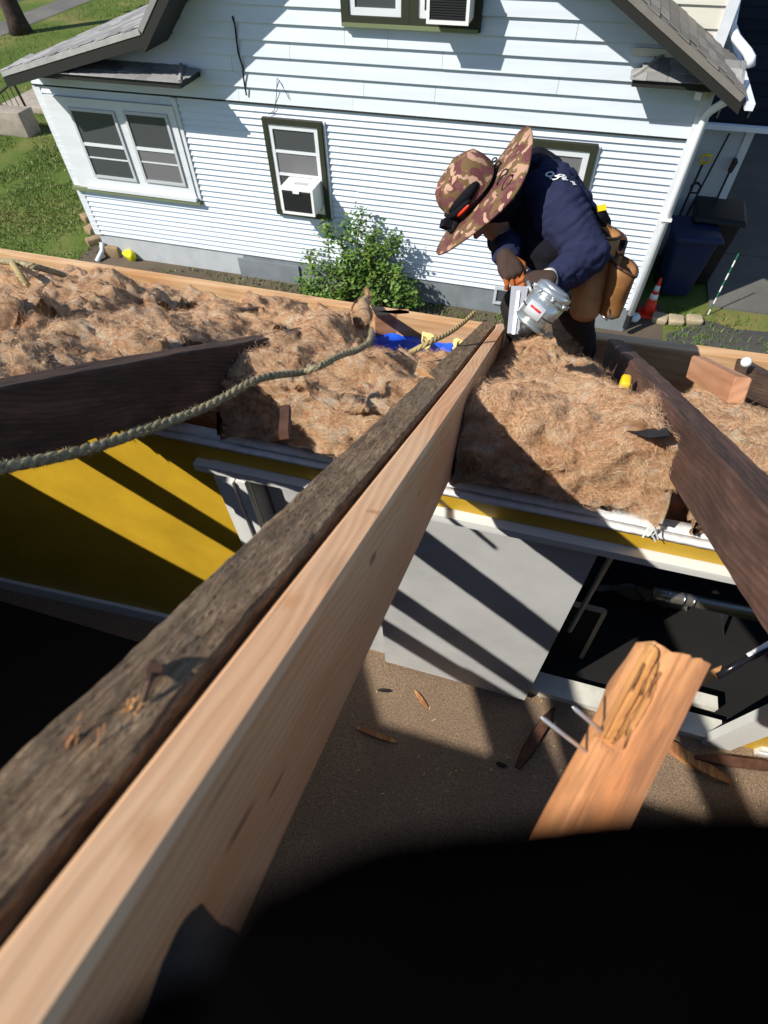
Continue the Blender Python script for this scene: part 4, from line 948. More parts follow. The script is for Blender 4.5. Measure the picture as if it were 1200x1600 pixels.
for k in range(4): MB().bar(a.lerp(b, .15 + .22 * k) + Vector((0, -.008, 0)), a.lerp(b, .25 + .22 * k) + Vector((0, -.008, 0)), .016, .006, up=(1, 0, 0)).build('slot', M_BLACK, o)
q = [PY(1082, 1030, 1.6), PY(1122, 1038, 1.6), PY(1122, 1075, 1.6), PY(1082, 1070, 1.6)]
cr2 = empty('wire_rack', q[3], 'small white wire rack at the back of the storage', 'rack')
for i in range(4): MB().tube([q[i], q[(i + 1) % 4]], .006, 6).build('wire', M_WHITEP, cr2)
MB().tube([PY(1112, 1042, 1.58), PY(1108, 1075, 1.58)], [.010, .016], 8).build('clip', M_WHITEP, cr2)
p = PY(1095, 1078, 1.5); rbox('stone', p.x - .05, p.x + .05, p.y, p.y + .1, p.z - .03, p.z + .03, M_STOOP, .02, None, 0, noise_amt=.02, label='grey rubble lump behind the threshold', cat='rubble')
MB().tube([PY(966, 850, 1.12), PY(890, 985, 1.18)], .010, 8).build('curtain_rod', M_STEEL, label='thin dark metal rod standing beside the sliding door edge', cat='rod')

for k, px in enumerate((985, 1050, 1150)):
    q = PY(px, 900, 2.2); lumber('wall_stud', (q.x, 2.2, ZFL - .02), (q.x, 2.2, H - 1.95), .09, .04, M_OLD, up=(0, -1, 0), label=['old brown stud left of the duct end in the storage', 'old brown stud behind the duct in the storage', 'old brown stud at the right of the storage'][k], cat='stud', group='old studs at the back of the storage')
MB().tube([PY(930, 905, 1.85), PY(1010, 960, 1.80), PY(1080, 1000, 1.74)], .012, 10).build('pipe', M_GALV, label='thin dull pipe crossing below the duct', cat='pipe')
# room enclosure (keeps the inside dark): end walls, far slope, unseen roof deck
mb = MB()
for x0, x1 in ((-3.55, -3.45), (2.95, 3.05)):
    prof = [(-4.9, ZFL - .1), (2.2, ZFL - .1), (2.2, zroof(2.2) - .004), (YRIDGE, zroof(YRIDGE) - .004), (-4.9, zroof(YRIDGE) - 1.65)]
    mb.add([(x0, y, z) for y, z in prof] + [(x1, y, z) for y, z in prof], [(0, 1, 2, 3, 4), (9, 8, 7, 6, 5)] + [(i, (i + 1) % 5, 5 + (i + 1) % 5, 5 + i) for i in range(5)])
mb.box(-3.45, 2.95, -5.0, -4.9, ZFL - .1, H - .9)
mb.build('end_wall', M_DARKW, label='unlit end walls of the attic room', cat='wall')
zr = zroof(YRIDGE)
deck = empty('roof_deck', R(0, YRIDGE, .02), 'unseen roof decking near the ridge, some boards added to cast shadows', 'roof')
MB().hexa([(-3.5, YRIDGE, zr - .02), (3.0, YRIDGE, zr - .02), (3.0, -5.2, zr - 1.6), (-3.5, -5.2, zr - 1.6), (-3.5, YRIDGE, zr + .02), (3.0, YRIDGE, zr + .02), (3.0, -5.2, zr - 1.56), (-3.5, -5.2, zr - 1.56)]).build('far_slope', M_DECK, deck)
def deckb(x0, x1, y0, y1):
    a, b, c, d = R(x0, y0, .003), R(x1, y0, .003), R(x1, y1, .003), R(x0, y1, .003); u = Vector((0, .4555, .8902)) * .02
    MB().hexa([a, b, c, d, a + u, b + u, c + u, d + u]).build('unseen_deck_board', M_DECK, deck)
for k in range(11): deckb(-3.5, -2.865, YRIDGE + .02 + k * .3, YRIDGE + .31 + k * .3)
DECK_HOLES = True
deckb(-2.86, 3.0, YRIDGE + .02, YRIDGE + .19)
deckb(-2.12, -2.02, -1.9, -1.12)  # unseen board added to break up the sun patch on the carpet

# ------------------------------------------------------------------ insulation
def flow_fibers(P_, N_, T_, n, ln, root, lift=.0055, wid=.00033, seed=1):
    r = np.random.default_rng(seed); idx = r.integers(0, len(P_), n); p = P_[idx] + r.normal(0, .004, (n, 3)); nn = N_[idx]; tt = T_[idx]
    # direction : along the tangent with noise swirl
    sw = fbm(p * 9, 2)[:, None] * 1.9; bt = np.cross(nn, tt); sw = sw + r.normal(0, .7, n)[:, None]; d = tt * np.cos(sw) + bt * np.sin(sw) + r.normal(0, .25, (n, 3)); d /= np.linalg.norm(d, axis=1)[:, None]
    L = ln * r.uniform(.4, 1.3, n)[:, None]; lf = lift * r.uniform(.0, 1.6, n)[:, None]; cv = r.normal(0, .22, (n, 3))
    sgs = 3; mats = r.choice(4, n, p=[.42, .26, .17, .15])
    for mi in range(4):
        s = mats == mi; k = s.sum(); V = []
        side = np.cross(d[s], nn[s] + r.normal(0, .6, (k, 3))); side /= np.linalg.norm(side, axis=1)[:, None] + 1e-9
        for j in range(sgs):
            u = j / (sgs - 1) - .5; c = p[s] + d[s] * L[s] * u + nn[s] * (lf[s] * (1 - (2 * u) ** 2) + .001) + cv[s] * L[s] * u * u
            wv = side * wid * (1 - abs(u) * 1.1)
            V += [c - wv, c + wv]
        V = np.stack(V, 1).reshape(-1, 3); base = np.arange(k)[:, None] * (2 * sgs); Fq = []
        for j in range(sgs - 1): Fq.append(base + np.array([[2 * j, 2 * j + 1, 2 * j + 3, 2 * j + 2]]))
        o = npmesh('loose_fibers', V, np.concatenate(Fq), FIB[mi], root, True, kind='stuff')
def batt(name, x0, x1, y0, y1, label, n_top=-.02, amp=.035, front=.19, seed=0, nfib=9000, res=.0085, bulge=None, ends=(0, 0), crest=0., group='brown fiberglass batts between the rafters', nback=-.02, lay=1.0, tail=.15):
    """loaf: front face rising from the plate, then the top running down the slope"""
    xs = np.arange(x0, x1 + res, res); lx = len(xs); u = np.linspace(0, 1, lx)
    top = np.arange(0, (y1 - y0) / .89 + res, res); fr_ = np.linspace(-front, 0, max(int(front / res), 3))[:-1]
    s = np.concatenate([fr_, top]); ls = len(s)
    X, S_ = np.meshgrid(xs, s, indexing='ij'); Y = y0 + np.maximum(S_, 0) * .89; Nn = n_top + np.minimum(S_, 0)
    rnd = np.clip(1 - np.abs(S_) / .05, 0, 1) ** 2
    Pn = np.stack([X * 7 + seed * 3.1, Y * 8, Nn * 8], -1)
    wp_ = Pn + .5 * np.stack([fbm(Pn * .9 + 11, 2), fbm(Pn * .9 + 23, 2), fbm(Pn * .9 + 37, 2)], -1)
    h = amp * (fbm(wp_ * .55, 2) * 1.25 + 1.5 * (np.minimum(np.abs(fbm(wp_ * .95 + 5, 2)), .6) - .3)) + .026 * (np.abs(fbm(wp_ * 2.2 + 19, 3)) - .3) + .012 * (np.abs(fbm(np.stack([X * 12, Y * 45, Nn * 60], -1) + wp_ * .6, 3)) - .3) + .006 * fbm(wp_ * 8 + 3, 3)
    h = h - h.mean() * .8
    isf = (S_ < 0)
    nrm_n = np.where(isf, 0.2, 1.0); nrm_y = np.where(isf, -1.0, 0.0)
    edge = np.minimum(u, 1 - u)[:, None] * (x1 - x0); dn = -.03 * np.exp(-edge / .03)
    if bulge is not None: h = h + bulge(X, Y)
    tl = np.clip((S_ - (top[-1] - tail)) / tail, 0, 1); Nn = Nn - .12 * tl ** 2 + np.clip(S_ / top[-1], 0, 1) ** 1.5 * nback
    NN = Nn + h * nrm_n + dn - .012 * rnd; YY = Y + h * nrm_y + rnd * .010
    XX = X + .012 * fbm(Pn * 1.2 + 31, 2) * np.minimum(edge / .03, 1)
    if isinstance(ends, tuple) and ends[1]: XX = XX + np.where(u[:, None] > .93, ends[1] * fbm(Pn * 1.7 + 3, 2), 0)
    W = np.stack([XX, YY + NN * .4555, (H - (D0 + .4555 * YY) / .8902) + NN * .8902], -1)
    V = W.reshape(-1, 3); ii = np.arange(lx * ls).reshape(lx, ls)
    Fq = np.stack([ii[:-1, :-1], ii[1:, :-1], ii[1:, 1:], ii[:-1, 1:]], -1).reshape(-1, 4)
    # skirts: give depth at both sides
    bot = V.copy()
    for col in (0, lx - 1):
        b = W[col].copy(); dep = np.where(s < 0, (front + s), front)[:, None]
        b2 = b - np.array([0, .4555, .8902]) * dep * .8
        st = len(V); V = np.concatenate([V, b2]); a = ii[col]; bb = np.arange(st, st + ls)
        Fq = np.concatenate([Fq, np.stack([a[:-1], a[1:], bb[1:], bb[:-1]], -1)])
    root = npmesh(name, V, Fq, M_BATT, None, True, label=label, cat='insulation', group=group)
    # fibers
    dX = np.gradient(W, axis=0); dS = np.gradient(W, axis=1); N_ = np.cross(dX, dS); N_ /= np.linalg.norm(N_, axis=-1, keepdims=True) + 1e-9
    flip = (N_[..., 2:3] < 0) & ~isf[..., None] | (isf[..., None] & (N_[..., 1:2] > 0)); N_ = np.where(flip, -N_, N_)
    T_ = dX / (np.linalg.norm(dX, axis=-1, keepdims=True) + 1e-9)
    flow_fibers(W.reshape(-1, 3), N_.reshape(-1, 3), T_.reshape(-1, 3), int(nfib * 2.0), .024, root, seed=seed + 5)
    flow_fibers(W.reshape(-1, 3), N_.reshape(-1, 3), T_.reshape(-1, 3), nfib // 14, .045, root, lift=.018, wid=.0003, seed=seed + 50)
    return root
def bump(cx, cy, r, h, ry=None):
    ry = ry or r
    return lambda X, Y: h * np.exp(-((X - cx) / r) ** 2 - ((Y - cy) / ry) ** 2)
def bumps(*bs): return lambda X, Y: sum(b(X, Y) for b in bs)
b1 = PR(570, 480)
batt('insulation_batt', -.79, -.25, 1.045, 1.80, 'brown insulation batt between the dark left rafter and the doubled rafter', -.050, .034, .185, 1, 15000, bulge=bumps(bump(-.70, 1.62, .10, .06, .22), bump(-.7, 1.5, .08, .03)), tail=.10, nback=-.03)
batt('insulation_batt', -.125, .325, 1.385, 2.12, 'tousled tan insulation batt at the worker\'s feet', -.065, .036, .10, 2, 14000, bulge=bumps(bump(.05, 2.08, .14, .06), bump(-.06, 1.8, .09, .02), bump(.30, 1.6, .09, -.03, .4)), tail=.06, nback=.0)
batt('insulation_batt', -.125, .375, 1.055, 1.36, 'thick rolled tan batt with its cut end against the right rafter', -.022, .024, .205, 3, 15000, ends=(0, .03), tail=.09, nback=0)
batt('insulation_batt', .47, .93, 1.06, 1.86, 'pale tan insulation batt at the right edge behind the dark rafter', -.04, .028, .19, 4, 11000, nback=-.06)
batt('insulation_batt', -1.37, -.915, .62, 1.74, 'broad brown insulation batt behind the deep dark left rafter', -.015, .036, .13, 5, 19000, bulge=bumps(bump(-1.15, 1.35, .16, .04), bump(-.86, 1.75, .12, .05, .3)), nback=-.05)
batt('insulation_batt', -1.37, -.745, 1.70, 2.25, 'insulation batt burying the far end of the deep dark left rafter', -.03, .045, .12, 15, 12000, bulge=bumps(bump(-.85, 1.80, .12, .05)), nback=-.04)
batt('insulation_batt', -1.88, -1.38, .75, 2.26, 'brown insulation batt third from the doubled rafter, piled in tufts', -.0, .045, .13, 6, 17000, bulge=bumps(bump(-1.6, 1.55, .15, .05), bump(-1.5, 1.95, .2, -.03)), nback=-.055)
batt('insulation_batt', -2.45, -1.90, 1.1, 2.26, 'leftmost insulation batt under the loose rope', -.03, .042, .13, 7, 12000, bulge=bumps(bump(-2.2, 2.0, .1, .05), bump(-2.0, 1.8, .1, .04)), nback=-.05)
batt('insulation_batt', -3.2, -2.52, 1.5, 2.16, 'insulation batt beyond the outermost left rafter', -.04, .04, .13, 8, 3000, nback=-.05)
# upright tuft of insulation
tuft = MB(); base = PR(565, 500, -.02); tip = PR(574, 455, .03)
pts = [base.lerp(tip, k / 9) + Vector((.010 * math.sin(k * 1.1), 0, 0)) for k in range(10)]
P_, N_, T_ = [], [], []
for k, q in enumerate(pts):
    rr_ = .035 * (1 - k / 9) + .004
    for a_ in np.linspace(0, 2 * math.pi, 14)[:-1]: d = Vector((math.cos(a_), math.sin(a_) * .6, 0)); P_.append(q + d * rr_); N_.append(d); T_.append((tip - base).normalized())
tuft.tube(pts, [.038, .036, .034, .03, .026, .022, .017, .012, .008, .003], 14)
to = tuft.build('insulation_tuft', M_BATT, None, True, label='pointed tuft of insulation standing up before the rim board', cat='insulation')
flow_fibers(np.array([list(v) for v in P_]), np.array([list(v) for v in N_]), np.array([list(v) for v in T_]), 1500, .05, to, seed=90)
# black paper, clod, yellow and white bits
q = [PR(966, 668, -.035), PR(1035, 640, -.02), PR(1046, 681, -.012), PR(1015, 684, -.012)]
MB().hexa([v + Vector((0, 0, -.003)) for v in q] + q).build('tar_paper', M_BLACK, label='black tar paper flap lying between batt and right rafter', cat='tar paper')
c = PR(927, 758, -.09); bm = bmesh.new(); bmesh.ops.create_icosphere(bm, subdivisions=2, radius=.016)
for v in bm.verts: v.co += mnoise.noise_vector(v.co * 50) * .006
me = bpy.data.meshes.new('shingle_crumb'); bm.to_mesh(me); bm.free(); me.materials.append(M_BLACK)
c = PY(927, 758, 1.035); link('shingle_crumb', me, None, c, label='black crumb of shingle stuck on the thick batt', cat='crumb')
c = PR(977, 603, -.03); rbox('chalk_bottle', c.x - .015, c.x + .015, c.y - .02, c.y + .035, c.z - .02, c.z + .02, M_YELP, .010, None, 0, noise_amt=.006, label='small yellow plastic piece against the right rafter', cat='plastic piece')
c = PR(1166, 566, .02); bm = bmesh.new(); bmesh.ops.create_uvsphere(bm, u_segments=16, v_segments=10, radius=.020)
me = bpy.data.meshes.new('white_cap'); bm.to_mesh(me); bm.free(); me.materials.append(M_WHITEP); me.polygons.foreach_set('use_smooth', [True] * len(me.polygons)); link('white_cap', me, None, c, label='round white cap on the farthest right rafter', cat='cap')
c = PR(742, 748, -.19); q = [PY(715, 742, .97), PY(748, 738, 1.0), PY(762, 748, .99), PY(738, 756, .96)]
MB().hexa([v + Vector((0, 0, -.003)) for v in q] + [v + Vector((0, 0, .004)) for v in q]).build('plastic_scrap', mat('pale_blue_plastic', (.35, .5, .6), .4), label='pale blue plastic scrap on the wall plate beside the new rafter', cat='scrap')
a, b = PR(446, 632, .01), PR(443, 675, .004); lumber('wood_shard', a, b, .018, .014, M_STICK, label='upright brown wood shard stuck in the middle batt', cat='wood scrap')
a, b = PR(655, 575, .0), PR(675, 592, .0); lumber('wood_shard', a, b, .016, .006, M_SPLIT, label='orange wood sliver beside the old rafter', cat='wood scrap')
a, b = PR(1010, 827, -.17), PR(1025, 838, -.2)
sp = MB()
for k in range(6):
    c = PY(1012 + k * 2, 824 + random.uniform(-3, 3), .945); sp.bar(c, c + Vector((random.gauss(0, .01), -.012, -.028 + random.gauss(0, .008))), .004, .002)
sp.build('wood_shard', M_TRIM, label='white splinters hanging from the torn plaster edge', cat='wood scrap')

# ------------------------------------------------------------------ ropes
def rope(path, r0, name, m, label, twist=95, fuzz=700, strands=3, n=None):
    """three laid strands"""
    path = [Vector(p) for p in path]; pts = []
    for i in range(len(path) - 1):
        p0 = path[max(i - 1, 0)]; p1 = path[i]; p2 = path[i + 1]; p3 = path[min(i + 2, len(path) - 1)]; k_ = max(int((p2 - p1).length / .004), 2)
        for k in range(k_):
            t = k / k_; pts.append(.5 * ((2 * p1) + (p2 - p0) * t + (2 * p0 - 5 * p1 + 4 * p2 - p3) * t * t + (3 * p1 - p0 - 3 * p2 + p3) * t ** 3))
    pts.append(path[-1]); rad_ = np.interp(np.linspace(0, len(path) - 1, len(pts)), range(len(path)), r0 if hasattr(r0, '__len__') else [r0] * len(path))
    mb = MB(); fz = MB(); arc = 0; fr_ = []
    for i, p in enumerate(pts):
        t = (pts[min(i + 1, len(pts) - 1)] - pts[max(i - 1, 0)]).normalized(); a = t.cross(Vector((0, 0, 1))).normalized(); b = a.cross(t); fr_.append((p, a, b, arc)); 
        if i + 1 < len(pts): arc += (pts[i + 1] - p).length
    for s_ in range(strands):
        q = [p + (a * math.cos(ar * twist + s_ * 2 * math.pi / strands) + b * math.sin(ar * twist + s_ * 2 * math.pi / strands)) * rad_[i] * .42 for i, (p, a, b, ar) in enumerate(fr_)]
        mb.tube(q, list(rad_ * .60 * (1 + .10 * fbm(np.stack([np.arange(len(q)) * .35, np.full(len(q), s_ * 9.), np.full(len(q), 2.)], 1), 2))), 7)
    root = mb.build(name, m, None, True, label=label, cat='rope')
    for _ in range(fuzz):
        i = random.randrange(len(fr_)); p, a, b, ar = fr_[i]; th = random.uniform(0, 6.28); d = a * math.cos(th) + b * math.sin(th); c = p + d * rad_[i] * .9; t2 = Vector((random.gauss(0, 1), random.gauss(0, 1), random.gauss(0, 1))).normalized()
        e = c + (d * .5 + t2 * .8) * random.uniform(.002, .007); sd_ = t2.cross(d).normalized() * .0005; fz.add([c - sd_, c + sd_, e], [(0, 1, 2)])
    if fuzz: fz.build('fuzz', m, root, kind='stuff')
    return root
rope([PD(-60, 750, .70), PD(0, 732, .74), PD(130, 704, .84), PD(250, 664, .96), PD(330, 632, 1.05), PD(395, 596, 1.13), PR(432, 586, .012), PR(470, 582, .004), PR(500, 572, .022), PR(530, 556, .026), PR(560, 546, .028), PR(578, 532, .025), PR(580, 515, -.01)], [.0088, .0088, .0085, .0083, .0082, .008, .008, .008, .008, .008, .008, .008, .0078], 'rope', M_ROPE, 'long frayed grey green rope sagging past the left rafter and over the middle batt', 120, 7500)
rope([PR(640, 552, -.03), PR(665, 538, .01), PR(700, 521, .04), PR(725, 503, .07), PR(742, 487, .10)], [.010, .009, .0085, .008, .007], 'rope', M_ROPE2, 'pale stiff rope end rising beside the old rafter before the rim', 120, 60)
rope([PR(-10, 408, .02), PR(20, 410, .05), PR(60, 418, .05), PR(100, 430, .0)], .012, 'rope', M_ROPE, 'dark rope draped over the leftmost batt', 120, 200)
rope([PR(20, 412, .05), PR(28, 425, .04), PR(44, 447, .0)], .012, 'rope', M_ROPE2, 'short pale rope tail hanging down at the far left', 120, 60)

# ------------------------------------------------------------------ floor debris and the broken lumber
def scrap(p, q, wdt, th, m, label, up=(0, 0, 1), name='wood_scrap', bend=0.):
    p = Vector(p); q = Vector(q); mb = MB(); n_ = 8; V = []
    d = (q - p).normalized(); a = d.cross(Vector((0, 0, 1))).normalized()
    rings = []
    for i in range(n_ + 1):
        t = i / n_; c = p.lerp(q, t) + a * bend * math.sin(t * math.pi) ; k = min(1, .35 + 3 * min(t, 1 - t) + random.uniform(-.12, .12)); rings += [c - a * wdt / 2 * k, c + a * wdt / 2 * k, c + a * wdt / 2 * k * .8 + Vector((0, 0, th * k)), c - a * wdt / 2 * k * .7 + Vector((0, 0, th * k))]
    fs = []
    for i in range(n_):
        for j in range(4): fs.append((i * 4 + j, i * 4 + (j + 1) % 4, i * 4 + 4 + (j + 1) % 4, i * 4 + 4 + j))
    fs += [(3, 2, 1, 0), tuple(n_ * 4 + j for j in range(4))]
    return mb.add(rings, fs).build(name, m, label=label, cat='wood scrap', group='wood scraps on the carpet')
zf = ZFL + .002
scrap(PZ(866, 1106, zf), PZ(808, 1200, zf), .055, .03, M_STICK, 'dark brown stick with cut ends lying on the carpet left of the broken lumber')
scrap(PZ(556, 1137, zf), PZ(620, 1160, zf), .028, .012, M_SPLIT, 'orange splinter in the carpet shade below the grey door')
scrap(PZ(648, 1078, zf), PZ(668, 1106, zf), .02, .006, M_SPLIT, 'thin curled sliver in the sunny carpet patch')
scrap(PZ(775, 1192, zf), PZ(792, 1198, zf), .02, .012, M_BLACK, 'small black chip beside the dark stick')
scrap(PZ(1025, 1150, zf), PZ(1140, 1222, zf), .065, .02, M_SPLIT, 'wide torn brown lath right of the broken lumber', bend=.01)
scrap(PZ(1085, 1183, zf + .02), PZ(1225, 1200, zf + .01), .05, .016, M_STICK, 'long dark lath reaching the right edge of the carpet')
scrap(PZ(1030, 1135, zf), PZ(1052, 1165, zf + .02), .012, .006, M_SPLIT, 'hair thin pale splinter beside the broken lumber')
scrap(PZ(590, 1078, zf), PZ(612, 1080, zf), .016, .008, M_BLACK, 'black chip at the foot of the grey door')
mb = MB()
for k in range(60):
    c = PZ(random.uniform(480, 1180), random.uniform(1060, 1270), zf); a_ = random.uniform(0, 6.28); l_ = random.uniform(.004, .022); mb.bar(c, c + Vector((math.cos(a_) * l_, math.sin(a_) * l_, .002)), .003, .003)
o = mb.build('sawdust_chips', M_FOAM, kind='stuff'); o['label'] = 'pale chips and sawdust strewn over the carpet'; o['category'] = 'chips'

def broken_lumber():
    d0, d1 = .455, .53
    A = PD(845, 1415, d0); B = PD(1049, 1024, d1)                 # axis: hidden near end to the far end
    ax = (B - A); L = ax.length; ax.normalize()
    wide = (PD(1078, 1045, d1) - PD(1018, 1006, d1)).normalized(); wide = (wide - ax * wide.dot(ax)).normalized(); nz = wide.cross(ax).normalized()
    if nz.dot(Vector((0, 0, H)) - Vector((0, 0, 0))) < 0: nz = -nz
    W_, T_ = .055, .030
    root = empty('broken_lumber', A, 'broken orange lumber offcut with two bright nails and a torn splintered edge', 'lumber')
    nx, nyy, nn = 16, 70, 6; V = []
    bm = bmesh.new(); bmesh.ops.create_grid(bm, x_segments=1, y_segments=1, size=1); bm.clear()
    prof = [(-.5 + i / nx, .5) for i in range(nx + 1)] + [(.5, .5 - (i + 1) / nn) for i in range(nn)] + [(.5 - (i + 1) / nx, -.5) for i in range(nx)] + [(-.5, -.5 + (i + 1) / nn) for i in range(nn - 1)]
    k = len(prof); Lc = []
    for j in range(nyy + 1):
        for (a, b) in prof:
            y = L * j / nyy; x = a * W_; z = b * T_
            if j == nyy: y += .010 * math.sin(a * 3) + random.uniform(-.002, .002)
            # torn edge on the left top
            tear = max(0, 1 - (a + .5) / .42) if b > .2 else (1 if a < -.45 else 0)
            t_ = j / nyy
            dep = .016 * tear * (max(0, 1 - abs(t_ - .80) / .26)) ** .6
            nsv = float(fbm(np.array([[x * 160, y * 16, z * 120]]), 3)[0])
            z -= dep * (.7 + .6 * nsv); x += dep * .25
            z += .0006 * nsv; Lc.append((x, y, z))
    Fq = [(j * k + i, j * k + (i + 1) % k, (j + 1) * k + (i + 1) % k, (j + 1) * k + i) for j in range(nyy) for i in range(k)] + [tuple(range(k - 1, -1, -1)), tuple(nyy * k + i for i in range(k))]
    me = bpy.data.meshes.new('board'); me.from_pydata(Lc, [], Fq); me.update(); me.materials.append(M_SPLITB)
    bm = bmesh.new(); bm.from_mesh(me); bmesh.ops.recalc_face_normals(bm, faces=bm.faces); bm.to_mesh(me); bm.free()
    o = link('board', me, root); o.matrix_local = Matrix((wide, ax, nz)).transposed().to_4x4()
    def loc(x, y, z): return A + wide * x + ax * y + nz * z
    gy, gx = 60, 14; TV = []
    for j in range(gy + 1):
        for i in range(gx + 1):
            t_ = j / gy; u_ = i / gx; y = L * (.56 + .41 * t_); wdt = W_ * (.10 + .40 * math.sin(math.pi * min(1, t_ * .9 + .1)) ** .8); x = -W_ * .5 + wdt * u_
            nv = float(fbm(np.array([[x * 300, y * 9, 5.]]), 3)[0]); TV.append((x - .001, y, T_ * .5 - .0035 + .0035 * nv * math.sin(math.pi * u_) ** .5 + .0035 * math.sin(math.pi * u_) - .007 * (u_ < .01) - .007 * (u_ > .99) - .006 * (j in (0, gy))))
    tm_ = bpy.data.meshes.new('torn_face'); tm_.from_pydata(TV, [], [(j * (gx + 1) + i, j * (gx + 1) + i + 1, (j + 1) * (gx + 1) + i + 1, (j + 1) * (gx + 1) + i) for j in range(gy) for i in range(gx)]); tm_.update(); tm_.materials.append(M_SPLIT)
    o = link('torn_face', tm_, root); o.matrix_local = Matrix((wide, ax, nz)).transposed().to_4x4()
    for i in range(7):
        y = L * random.uniform(.6, .92); x = random.uniform(-W_ * .5, -W_ * .12); p = loc(x, y, T_ * .5 - .002); q = p + ax * random.uniform(-.035, -.012) + nz * random.uniform(.003, .007) + wide * random.uniform(-.005, .001)
        mb = MB(); mb.bar(p, q, random.uniform(.0012, .0035), .0012, up=tuple(nz), wx2=.0008, wy2=.0006); mb.build('splinter', M_SPLIT, root)
    for (px, py, qx, qy) in ((912, 1172, 850, 1124), (935, 1138, 899, 1108)):
        p = PD(px, py, .49); q = PD(qx, qy, .48); dd = (q - p).normalized()
        mb = MB(); mb.tube([p - dd * .02, q, q + dd * .004], [.0017, .0017, .0003], 10); mb.build('nail', M_STEELB, root, True)
    return root
M_STEELB = mat('bright_nail', (.66, .66, .68), .3, .55)
M_SPLITB = wood('orange_lumber', (.80, .42, .19), (.62, .28, .11), 12, .25, .65, (.40, .18, .08), .1, .5)
broken_lumber()
# splintered strip and dark rod to its right
rodo = empty('pry_rod', PD(1200, 1015, 1.2), 'black metal rod with a modelled highlight and torn wood strip beside the broken lumber', 'rod')
MB().tube([PD(1120, 1057, 1.20), PD(1170, 1028, 1.20), PD(1260, 985, 1.20)], .0075, 10).build('rod', mat('black_gloss', (.015, .016, .02), .15, .3), rodo, True)
MB().tube([PD(1168, 1024, 1.192), PD(1215, 998, 1.192)], [.004, .006], 8).build('highlight_strip', M_WHITEP, rodo, True)  # white strip laid on the rod to stand for its highlight
q = [PD(1055, 1087, 1.18), PD(1085, 1060, 1.2), PD(1128, 1040, 1.2), PD(1122, 1058, 1.2), PD(1090, 1075, 1.2), PD(1062, 1088, 1.18)]
nrm = Vector((0, -.5, .8)).normalized() * .006
mb = MB().add(q + [v - nrm for v in q], [(0, 1, 4, 5), (1, 2, 3, 4), (11, 10, 7, 6), (10, 9, 8, 7), (0, 6, 7, 1), (1, 7, 8, 2), (2, 8, 9, 3), (3, 9, 10, 4), (4, 10, 11, 5), (5, 11, 6, 0)]); mb.build('wood_strip', M_SPLIT, rodo)

# ================================================================== PEOPLE
_b = bmesh.new(); bmesh.ops.create_icosphere(_b, subdivisions=2, radius=1); _b.verts.ensure_lookup_table()
ICO = (np.array([v.co[:] for v in _b.verts]), np.array([[v.index for v in f.verts] for f in _b.faces])); _b.free()
def capsules(chains, voxel=.012, smooth=6, name='body', blobs=(), pre=None):
    """one continuous skin grown round tapered chains: every chain is [(point, radius), ...]"""
    SV, SF = ICO; VV, FF, nb = [], [], 0
    def put(Vx):
        nonlocal nb
        VV.append(Vx); FF.append(SF + nb); nb += len(SV)
    for ch in chains:
        for i in range(len(ch)):
            p, r = ch[i]; put(SV * r + np.array(p))
            if i + 1 < len(ch):
                q, r2_ = ch[i + 1]; n_ = min(60, max(2, int((q - p).length / (min(r, r2_) * .35))))
                for k in range(1, n_): t = k / n_; put(SV * (r + (r2_ - r) * t) + np.array(p.lerp(q, t)))
    for (p, sc_, rot) in blobs: put((SV * np.array(sc_)) @ np.array(rot).T + np.array(p))
    me = bpy.data.meshes.new(name); me.from_pydata(np.concatenate(VV).tolist(), [], np.concatenate(FF).tolist()); me.update()
    o = bpy.data.objects.new(name, me); COL.objects.link(o)
    rm = o.modifiers.new('r', 'REMESH'); rm.mode = 'VOXEL'; rm.voxel_size = voxel
    sm = o.modifiers.new('s', 'SMOOTH'); sm.iterations = smooth; sm.factor = .5
    dg = bpy.context.evaluated_depsgraph_get(); me2 = bpy.data.meshes.new_from_object(o.evaluated_get(dg))
    bpy.data.objects.remove(o); bpy.data.meshes.remove(me); return me2
def place(me, name, m, parent, folds=0, fs=18, smooth=True, off=None, fdir=None, basis=None):
    V = np.empty(len(me.vertices) * 3, np.float32); me.vertices.foreach_get('co', V); V = V.reshape(-1, 3)
    if folds:
        Nn = np.empty(len(me.vertices) * 3, np.float32); me.vertices.foreach_get('normal', Nn); Nn = Nn.reshape(-1, 3)
        P_ = V * np.array(fdir or (1, 1, 1)) * fs
        if basis:
            ba = np.array(basis[0].normalized()); bb = np.cross(ba, [.3, .8, .5]); bb /= np.linalg.norm(bb); bc = np.cross(ba, bb)
            P_ = np.stack([V @ ba, V @ bb, V @ bc], 1) * np.array(basis[1]) * fs; P_ = P_ + .5 * fbm(V * 9, 2)[:, None]
        V = V + Nn * (folds * (np.abs(fbm(P_, 3)) * 1.6 - .5))[:, None]
    V = V - np.array(world_loc(parent)); me.vertices.foreach_set('co', V.astype(np.float32).ravel()); me.name = name
    me.materials.clear(); me.materials.append(m); me.polygons.foreach_set('use_smooth', [smooth] * len(me.polygons)); me.update()
    return link(name, me, parent)

